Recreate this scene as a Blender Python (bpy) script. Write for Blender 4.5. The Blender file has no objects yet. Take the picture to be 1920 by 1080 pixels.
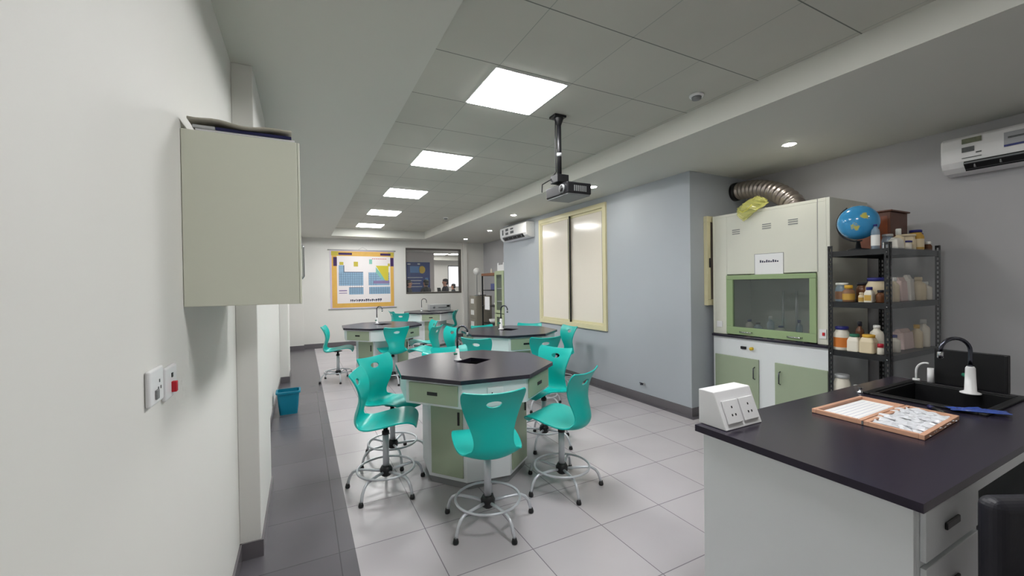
import bpy, bmesh, math, random
from mathutils import Vector, Matrix, geometry
random.seed(7)
S = bpy.context.scene
COL = S.collection
PI = math.pi

# ------------------------------------------------------------------ camera
CZ = 1.581
YAW, PIT, ROL, FPX = .4731, -.0086, -.0140, 768.88
f = Vector((math.sin(YAW)*math.cos(PIT), math.cos(YAW)*math.cos(PIT), math.sin(PIT)))
r = Vector((math.cos(YAW), -math.sin(YAW), 0))
u = r.cross(f)
cr, sr = math.cos(ROL), math.sin(ROL)
rr = cr*r + sr*u
uu = -sr*r + cr*u
cd = bpy.data.cameras.new('camera')
cam = bpy.data.objects.new('camera', cd)
COL.objects.link(cam)
cd.sensor_width = 36
cd.lens = 36*FPX/1920
cd.clip_start = .02
m = Matrix(((rr.x, uu.x, -f.x, 0), (rr.y, uu.y, -f.y, 0), (rr.z, uu.z, -f.z, CZ), (0, 0, 0, 1)))
cam.matrix_world = m
S.camera = cam

# ------------------------------------------------------------------ world, exposure
w = bpy.data.worlds.new('world')
S.world = w
w.use_nodes = True
w.node_tree.nodes['Background'].inputs[0].default_value = (.75, .82, .9, 1)
w.node_tree.nodes['Background'].inputs[1].default_value = .25
S.view_settings.view_transform = 'Standard'
S.view_settings.look = 'None'
S.view_settings.gamma = 1
S.view_settings.use_curve_mapping = False
S.view_settings.exposure = 0.52
PANEL = 26.0       # emission of the ceiling panels
DOWN = 130.0       # emission of the small downlights

# ------------------------------------------------------------------ materials
def srgb(c):
    return tuple(((v/255)/12.92 if v/255 <= .04045 else ((v/255+.055)/1.055)**2.4) for v in c)
MATS = {}
def mat(name, rgb, rough=.5, metal=0, spec=.5, emit=0, alpha=1, trans=0, noise=0, nscale=8, bump=0, bscale=60, coat=0, ior=1.45):
    if name in MATS: return MATS[name]
    M = bpy.data.materials.new(name); M.use_nodes = True
    nt = M.node_tree; b = nt.nodes['Principled BSDF']
    col = (*srgb(rgb), 1)
    b.inputs['Base Color'].default_value = col
    b.inputs['Roughness'].default_value = rough
    b.inputs['Metallic'].default_value = metal
    b.inputs['Specular IOR Level'].default_value = spec
    b.inputs['IOR'].default_value = ior
    b.inputs['Alpha'].default_value = alpha
    b.inputs['Transmission Weight'].default_value = trans
    b.inputs['Coat Weight'].default_value = coat
    if emit:
        b.inputs['Emission Color'].default_value = col
        b.inputs['Emission Strength'].default_value = emit
    if noise or bump:
        tc = nt.nodes.new('ShaderNodeTexCoord')
    if noise:
        n = nt.nodes.new('ShaderNodeTexNoise'); n.inputs['Scale'].default_value = nscale; n.inputs['Detail'].default_value = 5
        nt.links.new(tc.outputs['Object'], n.inputs['Vector'])
        mx = nt.nodes.new('ShaderNodeMix'); mx.data_type = 'RGBA'
        a = [max(0, c*(1-noise)) for c in col[:3]]; d = [min(1, c*(1+noise)) for c in col[:3]]
        mx.inputs['A'].default_value = (*a, 1); mx.inputs['B'].default_value = (*d, 1)
        nt.links.new(n.outputs['Fac'], mx.inputs['Factor'])
        nt.links.new(mx.outputs['Result'], b.inputs['Base Color'])
    if bump:
        n2 = nt.nodes.new('ShaderNodeTexNoise'); n2.inputs['Scale'].default_value = bscale
        nt.links.new(tc.outputs['Object'], n2.inputs['Vector'])
        bp = nt.nodes.new('ShaderNodeBump'); bp.inputs['Strength'].default_value = bump; bp.inputs['Distance'].default_value = .002
        nt.links.new(n2.outputs['Fac'], bp.inputs['Height'])
        nt.links.new(bp.outputs['Normal'], b.inputs['Normal'])
    MATS[name] = M
    return M

def tiled(name, c1, c2, line, sx, sy, ox, oy, mortar, rough, bump=.3, nsc=1.5):
    M = bpy.data.materials.new(name); M.use_nodes = True
    nt = M.node_tree; b = nt.nodes['Principled BSDF']
    tc = nt.nodes.new('ShaderNodeTexCoord'); mp = nt.nodes.new('ShaderNodeMapping')
    mp.inputs['Location'].default_value = (-ox, -oy, 0)
    nt.links.new(tc.outputs['Object'], mp.inputs['Vector'])
    br = nt.nodes.new('ShaderNodeTexBrick')
    br.offset = 0; br.squash = 1
    br.inputs['Scale'].default_value = 1
    br.inputs['Brick Width'].default_value = sx
    br.inputs['Row Height'].default_value = sy
    br.inputs['Mortar Size'].default_value = mortar
    br.inputs['Mortar Smooth'].default_value = .1
    br.inputs['Color1'].default_value = (*srgb(c1), 1)
    br.inputs['Color2'].default_value = (*srgb(c2), 1)
    br.inputs['Mortar'].default_value = (*srgb(line), 1)
    nt.links.new(mp.outputs[0], br.inputs['Vector'])
    n = nt.nodes.new('ShaderNodeTexNoise'); n.inputs['Scale'].default_value = nsc; n.inputs['Detail'].default_value = 6
    nt.links.new(tc.outputs['Object'], n.inputs['Vector'])
    rg = nt.nodes.new('ShaderNodeMapRange'); rg.inputs['To Min'].default_value = .9; rg.inputs['To Max'].default_value = 1.08
    nt.links.new(n.outputs['Fac'], rg.inputs['Value'])
    mx = nt.nodes.new('ShaderNodeVectorMath'); mx.operation = 'SCALE'
    nt.links.new(br.outputs['Color'], mx.inputs[0]); nt.links.new(rg.outputs[0], mx.inputs['Scale'])
    nt.links.new(mx.outputs[0], b.inputs['Base Color'])
    b.inputs['Roughness'].default_value = rough
    bp = nt.nodes.new('ShaderNodeBump'); bp.invert = True; bp.inputs['Strength'].default_value = bump; bp.inputs['Distance'].default_value = .003
    nt.links.new(br.outputs['Fac'], bp.inputs['Height']); nt.links.new(bp.outputs['Normal'], b.inputs['Normal'])
    MATS[name] = M
    return M

def emis(name, rgb, st):
    M = bpy.data.materials.new(name); M.use_nodes = True; nt = M.node_tree
    nt.nodes.remove(nt.nodes['Principled BSDF'])
    e = nt.nodes.new('ShaderNodeEmission'); e.inputs[0].default_value = (*srgb(rgb), 1); e.inputs[1].default_value = st
    nt.links.new(e.outputs[0], nt.nodes['Material Output'].inputs[0]); MATS[name] = M
    return M

def film(name, rgb, opac, rough=.15):
    M = bpy.data.materials.new(name); M.use_nodes = True; nt = M.node_tree
    b = nt.nodes['Principled BSDF']; b.inputs['Base Color'].default_value = (*srgb(rgb), 1); b.inputs['Roughness'].default_value = rough
    t = nt.nodes.new('ShaderNodeBsdfTransparent'); mx = nt.nodes.new('ShaderNodeMixShader'); mx.inputs[0].default_value = opac
    nt.links.new(t.outputs[0], mx.inputs[1]); nt.links.new(b.outputs[0], mx.inputs[2])
    nt.links.new(mx.outputs[0], nt.nodes['Material Output'].inputs[0]); MATS[name] = M
    return M

WALL = mat('white wall paint', (226, 225, 221), .6, noise=.03, nscale=1.2, bump=.05)
GWALL = mat('pale grey wall paint', (176, 182, 189), .55, noise=.04, nscale=1.5, bump=.05)
DWALL = mat('mid grey wall paint', (180, 180, 184), .6, noise=.03, nscale=1.2, bump=.05)
CEIL = mat('ceiling paint', (208, 208, 201), .8)
TILE = tiled('suspended ceiling tiles', (196, 195, 186), (193, 192, 183), (160, 164, 156), .6, .639, 1.826, 2.534, .003, .75, .2)
def add_rows(M, sy, oy, line):
    nt = M.node_tree; b = nt.nodes['Principled BSDF']; src = b.inputs['Base Color'].links[0].from_socket
    tc = nt.nodes.new('ShaderNodeTexCoord'); mp = nt.nodes.new('ShaderNodeMapping'); mp.inputs['Location'].default_value = (50, -oy, 0)
    br = nt.nodes.new('ShaderNodeTexBrick'); br.offset = 0
    for k_, v_ in (('Scale', 1), ('Brick Width', 200), ('Row Height', sy), ('Mortar Size', .004), ('Mortar Smooth', .1)): br.inputs[k_].default_value = v_
    br.inputs['Color1'].default_value = br.inputs['Color2'].default_value = (1, 1, 1, 1); br.inputs['Mortar'].default_value = (line, line, line, 1)
    mx = nt.nodes.new('ShaderNodeVectorMath'); mx.operation = 'MULTIPLY'
    nt.links.new(tc.outputs['Object'], mp.inputs[0]); nt.links.new(mp.outputs[0], br.inputs['Vector'])
    nt.links.new(src, mx.inputs[0]); nt.links.new(br.outputs['Color'], mx.inputs[1]); nt.links.new(mx.outputs[0], b.inputs['Base Color'])
add_rows(TILE, .639, 2.534, .45)
FLOOR = tiled('grey porcelain floor tiles', (186, 181, 184), (180, 175, 179), (128, 122, 128), .5147, .5147, 2.746, 2.6335, .003, .27, .3)
DTILE = tiled('dark porcelain border tiles', (98, 95, 101), (93, 90, 96), (70, 68, 74), .5147, .5147, 2.746, 2.6335, .003, .27, .3)
SKIRT = mat('grey skirting tile', (108, 104, 108), .25, noise=.06, nscale=5)
TEAL = mat('teal plastic', (8, 176, 168), .32, noise=.03, nscale=4)
CHROME = mat('pale powder coated steel', (205, 208, 214), .3, metal=.35)
STEEL = mat('polished steel', (190, 192, 196), .18, metal=1)
DSTEEL = mat('dark chrome', (88, 90, 100), .22, metal=1)
BLACK = mat('black plastic', (22, 22, 25), .4)
EPOXY = mat('black epoxy resin', (42, 37, 50), .24, noise=.08, nscale=12)
EPOXD = mat('sink black resin', (12, 12, 16), .5)
LAM = mat('white laminate', (226, 230, 232), .4)
SAGE = mat('sage green laminate', (160, 173, 148), .45, noise=.03)
SAGE2 = mat('hood green frame', (150, 172, 128), .4)
CREAM = mat('cream aluminium', (218, 210, 172), .35)
FROST = mat('frosted glazing', (236, 228, 216), .12, spec=.6, noise=.02, nscale=2)
HOODW = mat('ivory steel', (222, 222, 210), .4)
CABW = mat('beige laminate', (222, 224, 208), .5, noise=.015, nscale=3)
WPL = mat('white plastic', (232, 232, 234), .35)
GREY = mat('grey plastic', (128, 130, 132), .5)
LGREY = mat('light grey metal', (186, 188, 190), .4, metal=.2)
PAPER = mat('white paper', (238, 238, 240), .7)
INK = mat('dark ink', (60, 62, 84), .7)
RED = mat('red plastic', (196, 28, 44), .4)
YEL = mat('yellow plastic', (226, 190, 50), .4)
NAVY = mat('navy card', (28, 30, 78), .5)
WOOD = mat('light wood frame', (205, 158, 132), .5, noise=.12, nscale=14)
DWOOD = mat('dark brown wood', (92, 52, 34), .4, noise=.25, nscale=9)
GOLD = mat('gold print', (222, 176, 88), .5, noise=.1, nscale=9)
GLASS = film('clear glass', (120, 128, 128), .22, .04)
SMOKE = film('hood glass', (110, 118, 116), .3, .05)
SHEET = film('clear plastic sheet', (190, 195, 200), .22, .2)
LAMP = emis('ceiling panel light', (253, 253, 252), PANEL)
DLAMP = emis('downlight glow', (255, 250, 238), DOWN)

# ------------------------------------------------------------------ mesh helpers
class MB:
    def __init__(s): s.v = []; s.f = []; s.mi = []; s.sm = []; s.mats = []
    def m(s, M):
        if M not in s.mats: s.mats.append(M)
        return s.mats.index(M)
    def add(s, vs, fs, M, smooth=False):
        o = len(s.v); k = s.m(M)
        s.v += [tuple(v) for v in vs]
        for q in fs: s.f.append([i+o for i in q]); s.mi.append(k); s.sm.append(smooth)
        return s
    def box(s, x0, x1, y0, y1, z0, z1, M):
        vs = [(x, y, z) for z in (z0, z1) for y in (y0, y1) for x in (x0, x1)]
        return s.add(vs, [(0, 2, 3, 1), (4, 5, 7, 6), (0, 1, 5, 4), (2, 6, 7, 3), (0, 4, 6, 2), (1, 3, 7, 5)], M)
    def prism(s, poly, z0, z1, M, top=None):
        n = len(poly)
        vs = [(*p, z0) for p in poly]+[(*p, z1) for p in (top or poly)]
        fs = [tuple(range(n))[::-1], tuple(range(n, 2*n))]+[(i, (i+1) % n, n+(i+1) % n, n+i) for i in range(n)]
        return s.add(vs, fs, M)
    def extr(s, pts, d, M):
        """closed 3D polygon swept by vector d"""
        n = len(pts); d = Vector(d)
        vs = [tuple(p) for p in pts]+[tuple(Vector(p)+d) for p in pts]
        return s.add(vs, [tuple(range(n)), tuple(range(n, 2*n))[::-1]]+[(i, n+i, n+(i+1) % n, (i+1) % n) for i in range(n)], M)
    def lathe(s, prof, c, M, n=20, smooth=True, cap=True):
        vs = []; fs = []
        for (R, z) in prof:
            for k in range(n):
                a = 2*PI*k/n; vs.append((c[0]+R*math.cos(a), c[1]+R*math.sin(a), c[2]+z))
        for i in range(len(prof)-1):
            for k in range(n):
                fs.append((i*n+k, i*n+(k+1) % n, (i+1)*n+(k+1) % n, (i+1)*n+k))
        s.add(vs, fs, M, smooth)
        if cap:
            o = len(s.v)-len(vs); k0 = s.m(M)
            s.f.append([o+k for k in range(n)][::-1]); s.mi.append(k0); s.sm.append(False)
            s.f.append([o+(len(prof)-1)*n+k for k in range(n)]); s.mi.append(k0); s.sm.append(False)
        return s
    def cyl(s, c, R, z0, z1, M, n=20): return s.lathe([(R, z0), (R, z1)], (c[0], c[1], 0), M, n)
    def tube(s, pts, R, M, n=8, closed=False, radii=None, smooth=True):
        pts = [Vector(p) for p in pts]; N = len(pts); vs = []; fs = []
        up = Vector((0, 0, 1)); prev = None
        for i, p in enumerate(pts):
            a = pts[(i-1) % N] if (closed or i) else p; b = pts[(i+1) % N] if (closed or i < N-1) else p
            t = (b-a).normalized()
            if prev is None:
                x = t.cross(up)
                if x.length < 1e-3: x = t.cross(Vector((1, 0, 0)))
                x.normalize()
            else:
                x = prev-t*prev.dot(t)
                x.normalize()
            prev = x; y = t.cross(x)
            q = radii[i] if radii else R
            for k in range(n):
                g = 2*PI*k/n; vs.append(tuple(p+x*(q*math.cos(g))+y*(q*math.sin(g))))
        M2 = N if closed else N-1
        for i in range(M2):
            j = (i+1) % N
            for k in range(n): fs.append((i*n+k, i*n+(k+1) % n, j*n+(k+1) % n, j*n+k))
        if not closed: fs += [tuple(range(n))[::-1], tuple((N-1)*n+k for k in range(n))]
        return s.add(vs, fs, M, smooth)
    def sphere(s, c, R, M, n=24, rz=1.0):
        prof = [(max(1e-4, R*math.sin(PI*i/n*1.0)), -R*rz*math.cos(PI*i/n)) for i in range(n+1)]
        return s.lathe(prof, c, M, n*2 if n < 16 else n, cap=False)
    def build(s, name, parent=None, bevel=0, seg=2, loc=None, rot=0, kind=None):
        me = bpy.data.meshes.new(name); me.from_pydata(s.v, [], s.f)
        for M in s.mats: me.materials.append(M)
        for p, k, q in zip(me.polygons, s.mi, s.sm): p.material_index = k; p.use_smooth = q
        bm = bmesh.new(); bm.from_mesh(me); bmesh.ops.recalc_face_normals(bm, faces=bm.faces); bm.to_mesh(me); bm.free()
        me.update()
        o = bpy.data.objects.new(name, me); COL.objects.link(o)
        if parent: o.parent = parent
        if loc: o.location = loc
        o.rotation_euler.z = rot
        if bevel:
            b = o.modifiers.new('bevel', 'BEVEL'); b.width = bevel; b.segments = seg; b.limit_method = 'ANGLE'; b.angle_limit = math.radians(40)
        if kind: o['kind'] = kind
        return o

def tag(o, label, cat, group=None):
    o['label'] = label; o['category'] = cat
    if group: o['group'] = group
    return o
def empty(name, loc, label, cat, group=None, rot=0):
    o = bpy.data.objects.new(name, None); COL.objects.link(o); o.location = loc; o.rotation_euler.z = rot
    o.empty_display_size = .1
    return tag(o, label, cat, group)
def dup(root, loc, rot, label, group=None):
    q = root.copy(); COL.objects.link(q); q.location = loc; q.rotation_euler.z = rot; q['label'] = label
    if group: q['group'] = group
    for ch in [c for c in bpy.data.objects if c.parent == root]:
        c = ch.copy(); COL.objects.link(c); c.parent = q
        for g in [k for k in bpy.data.objects if k.parent == ch]:
            d = g.copy(); COL.objects.link(d); d.parent = c
    return q
def struct(name, mb, bevel=0): return mb.build(name, bevel=bevel, kind='structure')
def arc(c, R, a0, a1, n, plane='xz'):
    out = []
    for i in range(n+1):
        a = a0+(a1-a0)*i/n
        out.append((c[0]+R*math.cos(a), c[1], c[2]+R*math.sin(a)))
    return out

# ------------------------------------------------------------------ the room
XL, XW, XR, YF, YN, ZS, ZT = -.345, 4.05, 5.1, 11.9, -2.6, 2.88, 3.08
TX0, TX1, TY0, TY1 = .675, 3.066, -1.9, 11.3
struct('floor', MB().box(XL-.2, XR+.2, YN-.2, YF+.2, -.12, 0, FLOOR))
# dark border tiles laid in the floor
t = MB().box(XL, .26, YN, YF, 0, .0015, DTILE)
struct('trim_1', t)
t = MB().box(XW-.09, XW, 3.23, YF, 0, .0015, DTILE).box(XW, XR, 3.23, 3.32, 0, .0015, DTILE).box(.26, XW-.09, YF-.22, YF, 0, .0015, DTILE)
struct('trim_2', t)
# left wall, with the two pillars that stand out of it
struct('wall_left', MB().box(XL-.2, XL, YN, YF+.2, 0, ZT+.2, WALL))
struct('wall_left_pillar_1', MB().box(XL, -.238, 2.83, 3.72, 0, ZS, WALL), .004)
struct('wall_left_pillar_2', MB().box(XL, -.215, 7.78, 8.5, 0, ZS, WALL), .004)
struct('wall_left_pillar_3', MB().box(XL, .02, 11.72, YF, 0, ZS, WALL), .004)
# far wall with the inner window opening
wx0, wx1, wz0, wz1 = 2.665, 4.345, 1.35, 2.68
t = MB().box(XL, wx0, YF, YF+.16, 0, ZS+.2, WALL).box(wx1, XR, YF, YF+.16, 0, ZS+.2, WALL)
t.box(wx0, wx1, YF, YF+.16, 0, wz0, WALL).box(wx0, wx1, YF, YF+.16, wz1, ZS+.2, WALL)
struct('wall_back', t)
struct('wall_back_pillar', MB().box(4.38, 4.5, YF-.12, YF, 0, ZS, WALL), .004)
# thick wall block with the sliding window (two recesses beside it)
t = MB().box(XW, XR, 3.32, 4.82, 0, ZS, GWALL).box(XW, XR, 6.68, 8.3, 0, ZS, GWALL)
t.box(XW, XR, 4.82, 6.68, 0, .88, GWALL).box(XW, XR, 4.82, 6.68, 2.77, ZS, GWALL)
struct('wall_right_block', t)
struct('wall_right', MB().box(XR, XR+.2, YN, YF+.2, 0, ZT+.2, DWALL))
struct('wall_front', MB().box(XL-.2, XR+.2, YN-.2, YN, 0, ZT+.2, WALL))
# dropped ceiling band round the tray, and the tray with its tiles
t = MB().box(XL, TX0, YN, YF, ZS, ZT+.1, CEIL).box(TX1, XR, YN, YF, ZS, ZT+.1, CEIL)
t.box(TX0, TX1, YN, TY0, ZS, ZT+.1, CEIL).box(TX0, TX1, TY1, YF, ZS, ZT+.1, CEIL)
struct('ceiling_band', t)
struct('ceiling', MB().box(TX0, TX1, TY0, TY1, ZT, ZT+.1, TILE))
# skirting
sk = lambda n, *b: struct(n, MB().box(*b, SKIRT), .002)
sk('baseboard_left', XL, XL+.012, YN, 2.83, 0, .1)
t = MB().box(-.345, -.226, 2.818, 2.83, 0, .1, SKIRT).box(-.238, -.226, 2.83, 3.73, 0, .1, SKIRT).box(XL, XL+.012, 3.73, 7.77, 0, .1, SKIRT)
t.box(XL, -.203, 7.768, 7.78, 0, .1, SKIRT).box(-.215, -.203, 7.78, 8.51, 0, .1, SKIRT).box(XL, XL+.012, 8.51, 11.71, 0, .1, SKIRT)
t.box(XL, .032, 11.708, 11.72, 0, .1, SKIRT).box(.02, .032, 11.72, YF, 0, .1, SKIRT)
struct('baseboard_left_pillars', t)
struct('baseboard_back', MB().box(.032, 4.38, YF-.012, YF, 0, .1, SKIRT))
t = MB().box(XW-.012, XW, 3.308, 8.3, 0, .1, SKIRT).box(XW, XR, 3.308, 3.32, 0, .1, SKIRT)
struct('baseboard_right', t)

# windows
def sliding_window(name, X, y0, y1, z0, z1):
    e = bpy.data.objects.new(name, None); COL.objects.link(e); e.location = (X, (y0+y1)/2, z0); e['kind'] = 'structure'
    W = (y1-y0)/2; Hh = z1-z0; fr = .075
    t = MB().box(-.03, .05, -W, W, 0, fr, CREAM).box(-.03, .05, -W, W, Hh-fr, Hh, CREAM).box(-.03, .05, -W, -W+fr, fr, Hh-fr, CREAM).box(-.03, .05, W-fr, W, fr, Hh-fr, CREAM)
    t.build('window_frame', e, .004)
    for k, (a, b, dx) in enumerate([(-W+fr, .03, .012), (-.03, W-fr, -.012)]):
        s_ = MB(); q = .038
        s_.box(dx-.01, dx+.012, a, b, fr, fr+q, CREAM).box(dx-.01, dx+.012, a, b, Hh-fr-q, Hh-fr, CREAM)
        s_.box(dx-.01, dx+.012, a, a+q, fr+q, Hh-fr-q, CREAM).box(dx-.01, dx+.012, b-q, b, fr+q, Hh-fr-q, CREAM)
        sh = s_.build('sash', e, .002)
        g = MB().box(dx-.001, dx+.004, a+q, b-q, fr+q, Hh-fr-q, FROST).build('window_pane', sh)
        t = MB().box(dx-.013, dx-.009, a+q-.008, a+q, fr+q, Hh-fr-q, BLACK).build('gasket', sh)
    t = MB().box(-.034, -.012, -.052, -.032, fr, Hh-fr, BLACK).build('brush_seal', e)
sliding_window('window_1', XW-.002, 4.79, 6.71, .862, 2.79)
e = bpy.data.objects.new('window_2', None); COL.objects.link(e); e.location = (4.28, 3.3, 1.3); e['kind'] = 'structure'
t = MB().box(0, .7, -.03, .02, 0, .07, CREAM).box(0, .7, -.03, .02, .99, 1.06, CREAM).box(0, .06, -.03, .02, .07, .99, CREAM).box(.64, .7, -.03, .02, .07, .99, CREAM)
t.build('window_frame', e, .004)
MB().box(.06, .64, -.008, .01, .07, .99, mat('tinted glazing', (150, 138, 130), .2)).build('window_pane', e)
MB().box(.03, .042, -.042, -.03, .45, .56, BLACK).build('latch', e)
# inner window in the far wall
e = bpy.data.objects.new('window_3', None); COL.objects.link(e); e.location = (wx0, YF, wz0); e['kind'] = 'structure'
a, h = wx1-wx0, wz1-wz0
DARKF = mat('bronze frame', (92, 88, 84), .4)
t = MB().box(0, a, -.01, .12, 0, .05, DARKF).box(0, a, -.01, .12, h-.05, h, DARKF).box(0, .02, -.01, .12, .05, h-.05, DARKF).box(a-.05, a, -.01, .12, .05, h-.05, DARKF)
t.build('window_frame', e, .003)
MB().box(.02, a-.05, .05, .056, .05, h-.05, film('inner window glass', (200, 205, 205), .06, .03)).build('window_pane', e)

# ------------------------------------------------------------------ the room seen through the inner window
r2 = MB().box(1.5, 9.5, 18.4, 18.6, 0, 3.0, WALL).box(9.4, 9.6, 12.06, 18.6, 0, 3.0, WALL).box(1.3, 1.5, 12.06, 18.6, 0, 3.0, WALL)
struct('wall_next_room', r2)
struct('wall_next_room_partition', MB().box(1.5, 4.78, 16.25, 16.45, 0, 2.9, mat('next room wall', (206, 200, 198), .6)), .003)
struct('floor_next_room', MB().box(1.3, 9.6, 12.06, 18.6, -.1, 0, FLOOR))
t = MB().box(1.3, 9.6, 12.06, 18.6, 2.9, 3.1, CEIL)
struct('ceiling_next_room', t)
struct('ceiling_next_room_beam', MB().box(1.5, 9.4, 17.5, 17.8, 2.7, 2.9, CEIL))
for i, (x, y) in enumerate([(5.15, 16.7), (5.85, 16.5), (4.2, 13.6), (7.6, 15.0)]):
    o = empty('ceiling_light', (x, y, 2.9), ['square ceiling light seen through the inner window, farthest back', 'square ceiling light seen through the inner window at its upper right', 'square ceiling light in the next room nearest the inner window', 'ceiling light of the next room hidden right of the opening'][i], 'ceiling light')
    MB().box(-.31, .31, -.31, .31, -.012, -.001, WPL).build('frame', o)
    MB().box(-.29, .29, -.29, .29, -.016, -.012, emis('next room light %d' % i, (255, 253, 246), 15)).build('diffuser', o)
# bright window of the next room
e = bpy.data.objects.new('window_4', None); COL.objects.link(e); e.location = (6.62, 18.4, 1.5); e['kind'] = 'structure'
MB().box(-.55, .5, -.03, 0, 0, 1.0, BLACK).box(-.53, .46, -.034, -.03, 0.02, .96, emis('daylit blind', (250, 252, 255), 1.15)).build('lit_blind', e)
BLUE = mat('blue banner', (40, 66, 140), .5, noise=.25, nscale=3)
LBLUE = mat('light blue print', (86, 140, 205), .5)
t = MB().box(3.62, 4.6, 16.23, 16.248, 1.05, 2.52, BLUE)
for x0, x1, z0, z1, M_ in [(3.8, 4.18, 2.1, 2.36, LBLUE), (4.4, 4.52, 1.3, 1.9, LBLUE), (3.7, 4.3, 1.9, 1.92, PAPER), (3.72, 4.25, 1.78, 1.8, PAPER), (3.7, 4.2, 1.66, 1.68, PAPER), (3.7, 4.28, 1.54, 1.56, PAPER), (3.7, 3.82, 2.42, 2.46, PAPER), (4.1, 4.2, 2.42, 2.47, PAPER)]:
    t.box(x0, x1, 16.224, 16.231, z0, z1, M_)
t.extr([(4.28+.13*math.cos(k*PI/8), 16.224, 2.22+.15*math.sin(k*PI/8)) for k in range(16)], (0, .006, 0), YEL)
tag(t.build('banner'), 'blue banner with a yellow emblem on the wall beyond the inner window', 'banner')

# ------------------------------------------------------------------ ceiling lights and fittings
names = ['nearest', 'second nearest', 'middle', 'second farthest', 'farthest']
p0 = None
for k in range(-2, 5):
    y = 2.558+k*1.9202
    lab = ('square ceiling light panel, %s of the lit row of five' % names[k]) if k >= 0 else 'square ceiling light panel behind the camera, number %s from it' % ('one' if k == -1 else 'two')
    if k < -1: continue
    if p0 is None:
        p0 = empty('ceiling_light', (1.51, y+.297, ZT), lab, 'ceiling light', 'ceiling light panels')
        MB().box(-.3, .3, -.3, .3, -.008, -.0005, WPL).build('frame', p0)
        MB().box(-.288, .288, -.288, .288, -.012, -.008, LAMP).build('diffuser', p0)
    else: dup(p0, (1.51, y+.297, ZT), 0, lab)
d0 = None
for lab, x, y in [('round recessed downlight nearest the fume hood', 4.147, 2.271), ('round recessed downlight beside the hanging projector', 3.5, 4.41), ('round recessed downlight just left of the far air conditioner', 3.54, 6.81), ('round recessed downlight second farthest along the ceiling band', 4.01, 8.965), ('round recessed downlight farthest away near the inner window', 4.116, 10.863), ('round recessed downlight outside the right frame edge', 4.0, .2), ('round recessed downlight behind the camera', 3.8, -1.5)]:
    if d0 is None:
        d0 = empty('downlight', (x, y, ZS), lab, 'downlight', 'recessed downlights')
        MB().lathe([(.062, -.006), (.062, -.001), (.048, -.001), (.048, -.006)], (0, 0, 0), WPL, 24).build('trim_ring', d0)
        MB().cyl((0, 0), .046, -.009, -.004, DLAMP, 24).build('lamp', d0)
    else: dup(d0, (x, y, ZS), 0, lab)
for nm, x, y, lab in [('smoke_detector', 2.841, 2.255, 'white round smoke detector on the ceiling tiles near the right edge'), ('smoke_detector', 2.855, 8.74, 'small dark-tipped smoke detector far down the tiled ceiling')]:
    o = empty(nm, (x, y, ZT), lab, 'smoke detector')
    MB().lathe([(.05, -.018), (.055, -.012), (.055, -.0005)], (0, 0, 0), WPL, 20).build('base', o)
    MB().lathe([(.02, -.042), (.035, -.036), (.038, -.018)], (0, 0, 0), GREY, 16).build('sensor', o)

# projector on its pole
pr_ = empty('projector', (2.07, 3.08, ZT), 'black projector hanging from the tiled ceiling on a black pole', 'projector')
MB().box(-.07, .05, -.05, .05, -.02, -.0005, BLACK).lathe([(.022, -.08), (.045, -.02)], (0, 0, 0), BLACK).build('ceiling_plate', pr_, .003)
t = MB().cyl((0, 0), .021, -.54, -.02, BLACK, 16)
t.build('pole', pr_)
MB().cyl((0, 0), .024, -.36, -.33, LGREY, 16).build('pole_collar', pr_)
MB().tube([(-.035, 0, -.02), (-.04, 0, -.3), (-.035, 0, -.5), (-.06, .05, -.56), (-.12, .1, -.6), (-.1, .14, -.66)], .005, BLACK, 6).build('cable', pr_)
t = MB().box(-.06, .06, -.06, .06, -.6, -.53, BLACK)
t.build('mount_bracket', pr_, .004)
t = MB().box(-.02, .24, -.15, .2, -.71, -.61, mat('projector black', (28, 28, 32), .35))
body = t.build('projector_body', pr_, .012, 3)
MB().box(-.01, .23, -.14, .19, -.722, -.708, GREY).build('underside', body, .004)
t = MB().tube([(-.02, -.08, -.665), (-.036, -.08, -.665)], .038, GREY, 20).tube([(-.036, -.08, -.665), (-.04, -.08, -.665)], .028, EPOXD, 20)
t.build('lens', pr_)
t = MB()
for k in range(7): t.box(.05+.02*k, .06+.02*k, -.154, -.148, -.69, -.64, GREY)
t.build('vent_slats', pr_)

# ------------------------------------------------------------------ air conditioners
def aircon(y0, y1, X, dz, label, stickers):
    o = empty('air_conditioner', (X, (y0+y1)/2, dz), label, 'air conditioner')
    L = (y1-y0)/2; n = 10
    prof = [(0, 0), (0, .3), (-.17, .3), (-.2, .28), (-.205, .2), (-.2, .09), (-.175, .045), (-.13, .01), (-.06, 0)]
    prof = [(a, 0, b) for a, b in prof]
    t = MB().extr([(a, -L, b) for a, _, b in prof], (0, 2*L, 0), WPL)
    body = t.build('body', o, .012, 3)
    t = MB()
    t.extr([(-.204, -L+.14, .085), (-.207, -L+.14, .06), (-.155, -L+.14, .012), (-.15, -L+.14, .02)], (0, 2*L-.28, 0), BLACK)
    t.build('air_outlet', o)
    t = MB().extr([(-.212, -L+.14, .074), (-.212, -L+.14, .068), (-.166, -L+.14, .022), (-.162, -L+.14, .026)], (0, 2*L-.28, 0), GREY)
    for k in range(5):
        yy = -L+.2+k*(2*L-.4)/4; t.box(-.2, -.17, yy-.004, yy+.004, .03, .075, GREY)
    t.build('louvre', o)
    for (a, b, c, d, M_) in stickers:
        MB().box(-.2085-(.001 if (b-a) < .15 else 0), -.2035, L-b, L-a, c, d, M_).build('sticker', o)
    return o
OLIVE = mat('olive sticker', (120, 124, 104), .6, noise=.4, nscale=60)
SBLUE = mat('blue sticker', (60, 66, 120), .6, noise=.8, nscale=25)
SGREY = mat('grey sticker', (95, 98, 100), .6, noise=.5, nscale=60)
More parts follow.
